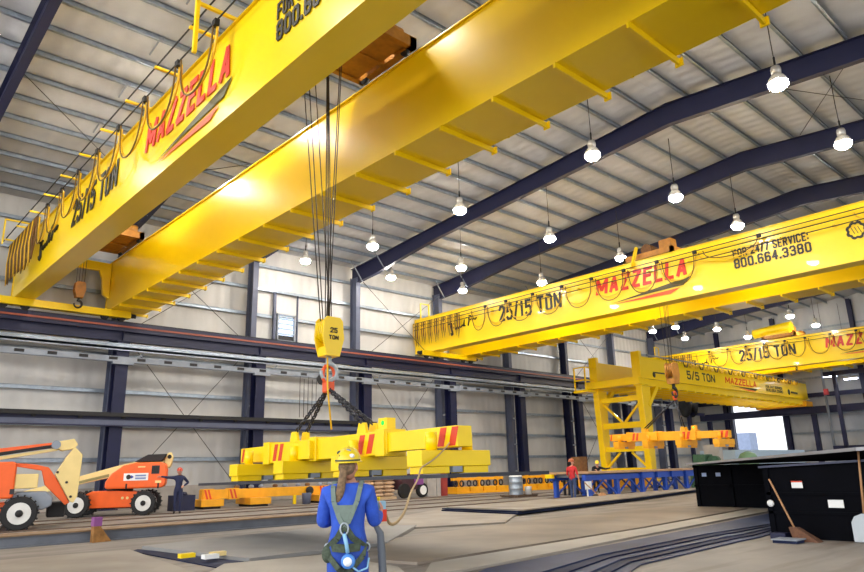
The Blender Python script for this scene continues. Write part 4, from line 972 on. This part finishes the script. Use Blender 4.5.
# front lift, cut by the left edge of the picture
t = thing('boom_lift', 'orange boom lift with big cream tower plate at the left edge of the picture', 'lift', (0, 0, 0), 'orange boom lifts')
S = 1 / 32.5
def q(u, v): return ((u - 19) * S, (530 - v) * S)
for x, y in ((0, -.2), (0, 1.9), (-2.7, -.2), (-2.7, 1.9)): wheel(t, x, y, .49, .36, RIM)
MB().box(-3.0, .3, .1, 1.6, .35, .8).build('chassis', ORANGE, t, .03)
MB().prism([q(6, 508), q(8, 500), q(15, 494), q(40, 494), q(47, 500), q(46, 508), q(38, 512)], 'y', -.15, .5).build('axle_housing', GREYST, t, .04)
MB().prism([q(-60, 500), q(12, 500), q(12, 466), q(8, 465), q(-60, 466)], 'y', -.3, .9).build('engine_cowl', ORANGE, t, .05)
MB().prism([q(12, 491), q(32, 491), q(32, 477), q(12, 477)], 'y', -.25, .5).build('cream_box', CREAM, t, .03)
MB().box((12 - 19) * S - .1, (12 - 19) * S + .02, -.32, -.3, 1.05, 1.2).build('small_print', DARKS, t)
MB().prism([q(8, 466), q(8, 469), q(34, 474), q(38, 488), q(46, 496), q(58, 508), q(62, 506), q(48, 482), q(40, 471), q(28, 468)], 'y', -.1, .25).build('riser_arm', ORANGE, t, .02)
MB().prism([q(61, 451), q(69, 459), q(68, 500), q(65, 506), q(62, 505), q(46, 478), q(54, 462)], 'y', -.35, .3).build('tower_plate', CREAM, t, .02)
for u, v in ((57, 486), (48, 476), (62, 500)): 
    c = q(u, v); MB().cyl((c[0], -.37, c[1]), (c[0], -.34, c[1]), .04, n=10).build('pin', DARKS, t)
MB().prism([q(44, 446), q(60, 443), q(64, 449), q(61, 453), q(50, 455), q(44, 452)], 'y', -.3, .25).build('knuckle', CREAM, t, .02)
MB().prism([q(-60, 468), q(-60, 459), q(46, 446), q(46, 451)], 'y', -.15, .2).build('upper_boom', ORANGE, t, .015)
MB().prism([q(-60, 469), q(-60, 465), q(40, 449), q(40, 452)], 'y', -.22, -.14).build('hose_track', BLK, t)
MB().prism([q(-60, 473), q(-60, 469), q(46, 452), q(46, 454.5)], 'y', -.18, .2).build('boom_underside', CREAM, t)
c = q(44, 449); MB().cyl((c[0], -.32, c[1]), (c[0], .3, c[1]), .13, n=16).build('pivot_pin', GREYST, t)
MB().box(.75, 1.25, .5, 1.6, .3, .75).build('shade_box', BLK, t, .03)  # black box stands in for the shadow behind the tower plate
place(t, (5.28, 24.45, 0), math.radians(-12.4))
tag(MB().box(12.5, 13.4, 30.4, 31.2, 0, .65).lathe((12.95, 30.8, .65), [(.25, 0), (.2, .12), (.05, .15)], 12).build('equipment_case', NAVY), 'dark blue case on the floor behind the blue overalled man', 'case')

# ------------------------------------------------------------------ people
def hand(mb, wr, d, n, thumb, s, m, curl=.6):
    """wr wrist point, d palm direction, n palm normal (fingers curl towards it), thumb side direction"""
    wr = Vector(wr); d = Vector(d).normalized(); n = Vector(n); n = (n - d * n.dot(d)).normalized(); tdir = d.cross(n).normalized()
    if tdir.dot(Vector(thumb)) < 0: tdir = -tdir
    R = Matrix((tdir, n, d)).transposed()
    mb.ell(wr + d * .05 * s, (.043 * s, .018 * s, .055 * s), m, R, 10, 8)
    for k, L in enumerate((.072, .08, .075, .06)):
        b = wr + d * .07 * s + tdir * (.03 - .02 * k) * s; pts = [b]; a = curl * .5; c = b
        for f in (.45, .32, .23):
            v = d * math.cos(a) + n * math.sin(a); c = c + v * L * f * s * 1.15; pts.append(c); a += curl
        mb.tube(pts, [.0095 * s, .009 * s, .008 * s, .006 * s], 6, m)
    b = wr + d * .025 * s + tdir * .03 * s
    v1 = (d * .55 + tdir * .75 + n * .25).normalized(); v2 = (d * .8 + tdir * .2 + n * .5).normalized()
    mb.tube([b, b + v1 * .035 * s, b + v1 * .035 * s + v2 * .03 * s, b + v1 * .035 * s + v2 * .052 * s], [.012 * s, .011 * s, .009 * s, .006 * s], 6, m)

def person(name, label, P, mats, s=1.0, look=(0, 1, 0), sub=1, bulk=1.0, hand_spec=None):
    """P joint positions (local, facing +y). mats: skin, top, trousers, shoes, sleeve"""
    t = thing(name, label, 'person', (0, 0, 0))
    V = []; Eg = []; Rd = []; Mt = []; idx = {}
    def add(n, p, r, parent=None, mi=1):
        idx[n] = len(V); V.append(Vector(p) * s); Rd.append((r[0] * s, r[1] * s) if isinstance(r, tuple) else (r * s, r * s))
        if parent is not None: Eg.append((idx[parent], idx[n])); Mt.append(mi)
    B = bulk
    add('pel', P['pel'], .125 * B); add('wai', P['wai'], .12 * B, 'pel', 1); add('che', P['che'], .14 * B, 'wai', 1); add('upc', P['upc'], .115 * B, 'che', 1)
    add('nec', P['nec'], .058, 'upc', 0); add('nk2', P['hed'] - Vector((0, 0, .06)), .05, 'nec', 0)
    for sd in 'LR':
        sh, el, wr = P['sh' + sd], P['el' + sd], P['wr' + sd]
        add('sh' + sd, sh, .066 * B, 'upc', 1); add('ua' + sd, sh.lerp(el, .5), .056 * B, 'sh' + sd, 4); add('el' + sd, el, .048 * B, 'ua' + sd, 4)
        add('fa' + sd, el.lerp(wr, .5), .044 * B, 'el' + sd, 5); add('wr' + sd, wr, .03, 'fa' + sd, 5)
        hp, kn, an, to = P['hp' + sd], P['kn' + sd], P['an' + sd], P['to' + sd]
        add('hp' + sd, hp, .095 * B, 'pel', 2); add('th' + sd, hp.lerp(kn, .5), .083 * B, 'hp' + sd, 2); add('kn' + sd, kn, .064 * B, 'th' + sd, 2)
        add('ca' + sd, kn.lerp(an, .4), .06 * B, 'kn' + sd, 2); add('an' + sd, an, .045, 'ca' + sd, 2)
        add('to' + sd, to, .042, 'an' + sd, 3)
    me = bpy.data.meshes.new('b'); me.from_pydata(V, Eg, []); o = bpy.data.objects.new('b', me); C.objects.link(o)
    o.modifiers.new('skin', 'SKIN'); sm = o.modifiers.new('sub', 'SUBSURF'); sm.levels = sub; sm.render_levels = sub
    if not me.skin_vertices: 
        bm = bmesh.new(); bm.from_mesh(me); bm.verts.layers.skin.verify(); bm.to_mesh(me); bm.free()
    for k, r in enumerate(Rd): me.skin_vertices[0].data[k].radius = r
    for d_ in me.skin_vertices[0].data: d_.use_root = False
    me.skin_vertices[0].data[0].use_root = True
    dg = bpy.context.evaluated_depsgraph_get(); dg.update()
    em = bpy.data.meshes.new_from_object(o.evaluated_get(dg))
    vs = [v.co.copy() for v in em.vertices]; fs = [list(p.vertices) for p in em.polygons]
    bpy.data.objects.remove(o); bpy.data.meshes.remove(me); bpy.data.meshes.remove(em)
    mb = MB()
    def near(c):
        best = 9; bi = 1
        for (a, b), mi in zip(Eg, Mt):
            d = V[b] - V[a]; tt = max(0, min(1, (c - V[a]).dot(d) / max(d.dot(d), 1e-9))); dist = (V[a] + d * tt - c).length - .5 * (Rd[a][0] * (1 - tt) + Rd[b][0] * tt)
            if dist < best: best = dist; bi = mi
        return bi
    o0 = len(mb.v); mb.v += vs
    for f in fs:
        c = sum((vs[i] for i in f), Vector()) / len(f); mb.f.append([o0 + i for i in f]); mb.m.append(near(c)); mb.s.append(True)
    # head with face
    hc = P['hed'] * s; ld = Vector(look).normalized(); rt = ld.cross(Vector((0, 0, 1))).normalized(); up = rt.cross(ld).normalized()
    R = Matrix((rt, ld, up)).transposed()
    def shape(p):
        q_ = p.copy(); z = p.z / (.12 * s)
        if z < -.2: q_.x *= 1 + .28 * (z + .2); q_.y *= 1 + .12 * (z + .2)
        return q_
    mb.ell(hc, (.076 * s, .095 * s, .12 * s), 0, R, 18, 14, shape)
    W = lambda x, y, z: hc + (rt * x + ld * y + up * z) * s
    mb.tube([W(0, .085, .015), W(0, .105, -.015), W(0, .113, -.03), W(0, .095, -.04)], [.007 * s, .011 * s, .014 * s, .006 * s], 6, 0)
    for sx in (-1, 1):
        mb.ell(W(.078 * sx, -.0, -.01), (.012 * s, .022 * s, .032 * s), 0, R, 8, 6)
        mb.ell(W(.031 * sx, .083, .012), (.013 * s, .008 * s, .008 * s), 6, R, 8, 6)
        mb.ell(W(.031 * sx, .089, .012), (.006 * s, .004 * s, .006 * s), 7, R, 8, 6)
        mb.tube([W(.015 * sx, .091, .032), W(.045 * sx, .084, .034)], .004 * s, 5, 7)
    mb.tube([W(-.024, .086, -.066), W(0, .092, -.066), W(.024, .086, -.066)], [.004 * s, .006 * s, .004 * s], 6, 8)
    for spec in (hand_spec or []):
        sd, d, n, th, cu = spec; hand(mb, P['wr' + sd] * s, d, n, th, s, 0, cu)
    skin, top, trs, sho, slv, fore = mats
    body = mb.build('body', [skin, top, trs, sho, slv, fore, WHT, BLK, mat('lip', '#a5615a', .5)], t)
    return t, W, R, hc

def hat(t, W, R, s, m, dark=None):
    # shell, brim
    ax = (W(0, 0, 1) - W(0, 0, 0)).normalized()
    b = MB(); prof = [(.125, .0), (.122, .03), (.11, .075), (.082, .11), (.045, .128), (.004, .133)]
    n = 24; vs = []; ld = (W(0, 1, 0) - W(0, 0, 0)).normalized(); rt = ld.cross(ax)
    for r, z in prof:
        for j in range(n):
            a = 2 * PI * j / n
            vs.append(W(0, -.01, .045) + (rt * math.cos(a) * r * .9 + ld * math.sin(a) * r * 1.12 + ax * z) * s)
    b.add(vs, [(i * n + j, i * n + (j + 1) % n, (i + 1) * n + (j + 1) % n, (i + 1) * n + j) for i in range(len(prof) - 1) for j in range(n)], 0, True)
    vs = []
    for r, z in ((.118, -.004), (.138, -.008), (.138, 0), (.118, .006)):
        for j in range(n):
            a = 2 * PI * j / n; ex = 1.12 + .2 * max(0, math.sin(a)) * (r > .13)
            vs.append(W(0, -.01, .045) + (rt * math.cos(a) * r * .9 + ld * math.sin(a) * r * ex + ax * z) * s)
    b.add(vs, [(i * n + j, i * n + (j + 1) % n, ((i + 1) % 4) * n + (j + 1) % n, ((i + 1) % 4) * n + j) for i in range(4) for j in range(n)], 0, True)
    h = b.build('hard_hat', m, t)
    MB().tube([W(.0, -.135, .09), W(0, -.1, .155), W(0, 0, .182), W(0, .1, .16)], .008 * s, 6).build('ridge', m, h)
    if dark:
        MB().tube([W(.122 * math.cos(a) * .93, -.01 + .122 * 1.14 * math.sin(a), .06) for a in [PI + PI * k / 14 for k in range(15)]], .008 * s, 6).build('dark_band', dark, h)
    return h

def std(**kw):
    P = dict(pel=(0, 0, .95), wai=(0, .0, 1.08), che=(0, .0, 1.25), upc=(0, -.01, 1.40), nec=(0, .0, 1.49), hed=(0, .03, 1.63),
             shL=(-.18, -.01, 1.40), elL=(-.24, -.02, 1.12), wrL=(-.25, .06, .88), shR=(.18, -.01, 1.40), elR=(.24, -.02, 1.12), wrR=(.25, .06, .88),
             hpL=(-.09, 0, .90), knL=(-.1, .03, .5), anL=(-.1, 0, .09), toL=(-.12, .16, .042), hpR=(.09, 0, .90), knR=(.1, .03, .5), anR=(.1, 0, .09), toR=(.12, .16, .042))
    P.update(kw); return {k: Vector(v) for k, v in P.items()}

SHIRT = mat('royal_blue_shirt', '#2c56c4', .8, var=.22, scale=9, bump=.3, bscale=14)
JEANB = mat('blue_trousers', '#2d4fae', .8, var=.25, scale=9)
BOOT = mat('dark_boots', '#2a221d', .7)
NAVYC = mat('navy_overalls', '#1c2346', .8, var=.2, scale=9)
REDS = mat('red_shirt', '#c92a2e', .8, var=.2, scale=9)
JEAN = mat('denim', '#3b4a70', .85, var=.25, scale=9)
BLKC = mat('black_clothes', '#17181d', .85)
HATY = mat('yellow_hat_plastic', '#e8c81c', .3, var=.05)
HATR = mat('red_hat_plastic', '#c8452e', .35, var=.05)
HATB = mat('brown_hat_plastic', '#a8562e', .4, var=.1)
WEB = mat('grey_green_webbing', '#74837a', .8, var=.15, scale=20)
WEBD = mat('dark_camo_webbing', '#4f5b4a', .85, var=.4, scale=40)

# foreground worker seen from behind
s = .9
P = std(shL=(-.19, -.0, 1.40), elL=(-.245, .04, 1.13), wrL=(-.12, .29, 1.19), shR=(.19, .0, 1.40), elR=(.235, .06, 1.13), wrR=(.265, .33, 1.20), hed=(.0, .03, 1.635))
w1, W, R, hc = person('person', 'person in blue shirt, harness and yellow hard hat seen from behind in the foreground', P, (SKIN, SHIRT, JEANB, BOOT, SHIRT, SHIRT), s, (.25, 1, .05), 2, 1.28,
    [('R', (.05, .8, .35), (-.9, .1, .2), (0, .1, 1), .75), ('L', (.4, .8, .2), (.9, .2, .2), (0, .1, 1), .7)])
hh = hat(w1, W, R, s, HATY, WEBD)
for x, z, mm in ((-.05, .13, WEBD), (.03, .145, GREYST), (.07, .1, WHT), (-.02, .1, BLK)):
    MB().ell(W(x, -.122 + .9 * abs(x) * .3 + (z - .1) * .6, z), (.03 * s, .012 * s, .02 * s), nu=8, nv=6).build('hat_sticker', mm, hh)
m = MB().tube([W(0, -.1, .0), W(-.01, -.125, -.08), W(-.02, -.15, -.2), W(-.04, -.165, -.3), W(-.05, -.16, -.38)], [.04 * s, .036 * s, .04 * s, .034 * s, .012 * s], 10)
m.ell(W(0, -.05, -.0), (.08 * s, .07 * s, .08 * s)).build('hair_ponytail', mat('light_brown_hair', '#8a6f52', .8, var=.5, scale=40), w1)
def wrapx(pts, w=.024, th=.008):
    mb = MB()
    for a, b in zip(pts[:-1], pts[1:]): mb.bar(Vector(a) * s, Vector(b) * s, w * 2 * s, th * 2 * s, up=(0, 1, .15))
    return mb
bk = -.172
for sx in (-1, 1):
    wrapx([(.12 * sx, .1, 1.42), (.125 * sx, .02, 1.5), (.125 * sx, -.09, 1.45), (.105 * sx, bk + .01, 1.33), (.045 * sx, bk - .02, 1.18), (.0, bk - .025, 1.12)], .021).build('shoulder_strap', WEB, w1)
    wrapx([(.0, bk - .025, 1.13), (.07 * sx, bk - .005, 1.02), (.15 * sx, -.09, .95), (.165 * sx, .0, .93)], .027).build('waist_strap', WEBD, w1)
    wrapx([(.16 * sx, -.06, .95), (.15 * sx, -.1, .86), (.06 * sx, -.135, .76), (.0, -.06, .72)], .024).build('leg_strap', WEBD, w1)
    MB().tube([Vector((.175 * sx + .03 * math.cos(a), -.03, .93 + .035 * math.sin(a))) * s for a in [2 * PI * k / 12 for k in range(12)]], .007, 6, closed=True).build('side_ring', HOOKM, w1)
MB().prism([(-.1, 1.3), (.1, 1.3), (.05, 1.14), (-.05, 1.14)], 'y', bk - .018, bk - .008).build('back_pad', WEB, w1).scale = (s, s, s)
wrapx([(-.17, .0, .95), (-.12, -.12, .94), (0, -.155, .93), (.12, -.12, .94), (.17, 0, .95)], .035).build('belt', WEBD, w1)
MB().tube([Vector((.0 + .035 * math.cos(a), bk - .04, 1.1 + .05 * math.sin(a))) * s for a in [2 * PI * k / 14 for k in range(14)]], .008, 6, closed=True).build('back_ring', HOOKM, w1)
MB().tube([Vector(p) * s for p in ((0, bk - .045, 1.06), (.02, bk - .05, .98), (.03, bk - .03, .9))], .016, 8).build('lanyard', mat('light_blue_lanyard', '#8fc4e8', .5), w1)
rl = MB().lathe(Vector((.035, bk - .03, .83)) * s, [(.02, .03), (.052, .028), (.058, .0), (.05, -.02)], 18, axis=(0, -1, 0)).build('retractable_reel', mat('reel_blue', '#4f8ee0', .4), w1)
MB().lathe(Vector((.035, bk - .066, .83)) * s, [(.036, -.01), (.034, .004), (.005, .008)], 16, axis=(0, -1, 0)).build('reflective_disc', mat('reflective_white', '#f4f8ff', .2), rl)
MB().tube([Vector(p) * s for p in ((.06, bk - .02, .79), (.12, -.16, .74), (.19, -.1, .76), (.2, -.06, .84))], .008, 6).build('blue_cord', MATS['light_blue_lanyard'], w1)
MB().ell(Vector((-.17, -.06, .88)) * s, (.05, .05, .07)).build('hip_pouch', WEBD, w1)
place(w1, (3.46, 4.86, 0), math.radians(-44))
# control box and hose
hx = Matrix.Rotation(math.radians(-44), 3, 'Z') @ (Vector((.225, .45, 1.26)) * s) + Vector((3.46, 4.86, 0))
t = thing('control_box', 'small radio control box held in the right hand of the foreground worker', 'control', tuple(hx))
m = MB().box(hx.x - .05, hx.x + .05, hx.y - .06, hx.y + .06, hx.z - .05, hx.z + .04); m.build('case', [mat('pale_blue_case', '#8fb6cf', .5)], t, .008)
for dx in (-.025, .01): MB().cyl((hx.x + dx, hx.y, hx.z + .04), (hx.x + dx, hx.y, hx.z + .075), .014, n=10).build('joystick', YEL2 if dx > 0 else BLK, t)
MB().box(hx.x - .02, hx.x + .03, hx.y - .09, hx.y - .06, hx.z - .13, hx.z - .03).build('red_grip', RED, t)
tag(MB().tube([(3.665, 4.76, 1.0), (3.70, 4.735, .93), (3.715, 4.74, .8), (3.72, 4.73, .64), (3.71, 4.73, .4), (3.70, 4.74, .15), (3.75, 4.8, .04), (3.9, 4.95, .035)], [.02, .03, .033, .033, .033, .033, .033, .03], 12).build('hose', [mat('grey_rubber_hose', '#5a6068', .6)]),
    'thick grey hose hanging beside the right hip of the foreground worker', 'hose')

# man in blue overalls by the lift
P = std(shR=(.2, 0, 1.41), elR=(.46, .0, 1.42), wrR=(.70, .04, 1.47), elL=(-.36, -.06, 1.2), wrL=(-.19, .06, 1.08))
w2, W, R, hc = person('person', 'person in navy overalls and red hard hat, one arm on the orange lift', P, (SKIN, NAVYC, NAVYC, BOOT, NAVYC, NAVYC), 1.0, (.05, 1, 0), 1, 1.1,
    [('R', (1, .1, .0), (0, -.3, -1), (0, 1, .3), .4), ('L', (.7, .4, -.5), (0, -.9, -.3), (0, .2, 1), .6)])
hat(w2, W, R, 1.0, HATR); place(w2, (11.68, 28.15, 0), math.radians(180 - 23 - 0))
# worker in red beside the table
P = std(knL=(-.12, .12, .5), anL=(-.12, .1, .09), toL=(-.13, .26, .042), anR=(.12, -.16, .09), toR=(.13, .0, .042), knR=(.1, -.03, .5), elL=(-.25, .05, 1.12), wrL=(-.22, .26, 1.0), elR=(.25, .0, 1.12), wrR=(.27, .1, .86))
w3, W, R, hc = person('person', 'person in red shirt, dark hair and brown hard hat at the blue table', P, (SKIN, REDS, JEAN, BOOT, REDS, SKIN), .99, (1, .4, 0), 1, 1.05,
    [('L', (.2, .6, -.5), (1, 0, 0), (0, .3, 1), .6), ('R', (0, .3, -1), (-1, 0, 0), (0, 1, 0), .6)])
hat(w3, W, R, .99, HATB)
MB().ell(W(0, -.05, -.02), (.085, .08, .1)).ell(W(0, -.07, -.14), (.07, .05, .1)).build('dark_hair', BLKC, w3)
place(w3, (25.35, 18.8, 0), math.radians(-75))
tag(MB().cyl((25.75, 18.45, .75), (26.6, 18.3, .12), .025, n=8).ell((26.75, 18.28, .16), (.28, .12, .15)).build('floor_brush', [MATS['pale_wood_handle']]), 'pale handled brush held low beside the person in red', 'brush')
# bent man behind the table
P = std(wai=(0, .1, 1.08), che=(0, .24, 1.2), upc=(0, .36, 1.3), nec=(0, .43, 1.38), hed=(0, .5, 1.5), shL=(-.19, .35, 1.3), elL=(-.42, .5, 1.22), wrL=(-.68, .55, 1.27), shR=(.19, .35, 1.3), elR=(.28, .5, 1.12), wrR=(.2, .72, 1.2))
w4, W, R, hc = person('person', 'person in black clothes and yellow hard hat bending over behind the blue table', P, (SKIN, BLKC, BLKC, BOOT, BLKC, BLKC), 1.05, (.3, .9, -.2), 1, 1.1,
    [('L', (-1, .1, 0), (0, 0, -1), (0, 1, 0), .5), ('R', (-.3, .9, 0), (0, 0, -1), (-1, 0, 0), .5)])
hat(w4, W, R, 1.05, HATY); place(w4, (33.3, 23.1, 0), math.radians(140))

# ------------------------------------------------------------------ camera, light, colour
cam = bpy.data.cameras.new('camera'); co = bpy.data.objects.new('camera', cam); C.objects.link(co)
cam.sensor_width = 36; cam.lens = 36 * 680 / 864; cam.clip_end = 500
pi_, ya, ro = math.radians(15.2), math.radians(42.6), math.radians(-1.45)
F = Vector((math.sin(ya) * math.cos(pi_), math.cos(ya) * math.cos(pi_), math.sin(pi_)))
R = Vector((math.cos(ya), -math.sin(ya), 0)); U = R.cross(F)
R2 = R * math.cos(ro) + U * math.sin(ro); U2 = -R * math.sin(ro) + U * math.cos(ro)
M = Matrix((R2, U2, -F)).transposed().to_4x4(); M.translation = Vector((0, 0, 1.42))
co.matrix_world = M
sc = bpy.context.scene; sc.camera = co
w = bpy.data.worlds.new('sky'); sc.world = w; w.use_nodes = True
nt = w.node_tree; bg = nt.nodes['Background']; bg.inputs['Color'].default_value = (.95, .97, 1, 1)
# sky brighter towards the open left end of the hall (-X)
tc = nt.nodes.new('ShaderNodeTexCoord'); sp = nt.nodes.new('ShaderNodeSeparateXYZ'); mr = nt.nodes.new('ShaderNodeMapRange')
nt.links.new(tc.outputs['Generated'], sp.inputs[0]); nt.links.new(sp.outputs['X'], mr.inputs['Value'])
mr.inputs['From Min'].default_value = -1; mr.inputs['From Max'].default_value = .3
mr.inputs['To Min'].default_value = 5.2; mr.inputs['To Max'].default_value = 2.0
nt.links.new(mr.outputs['Result'], bg.inputs['Strength'])
sc.view_settings.view_transform = 'Standard'; sc.view_settings.look = 'None'
sc.view_settings.gamma = 1; sc.view_settings.use_curve_mapping = False
sc.view_settings.exposure = -0.33
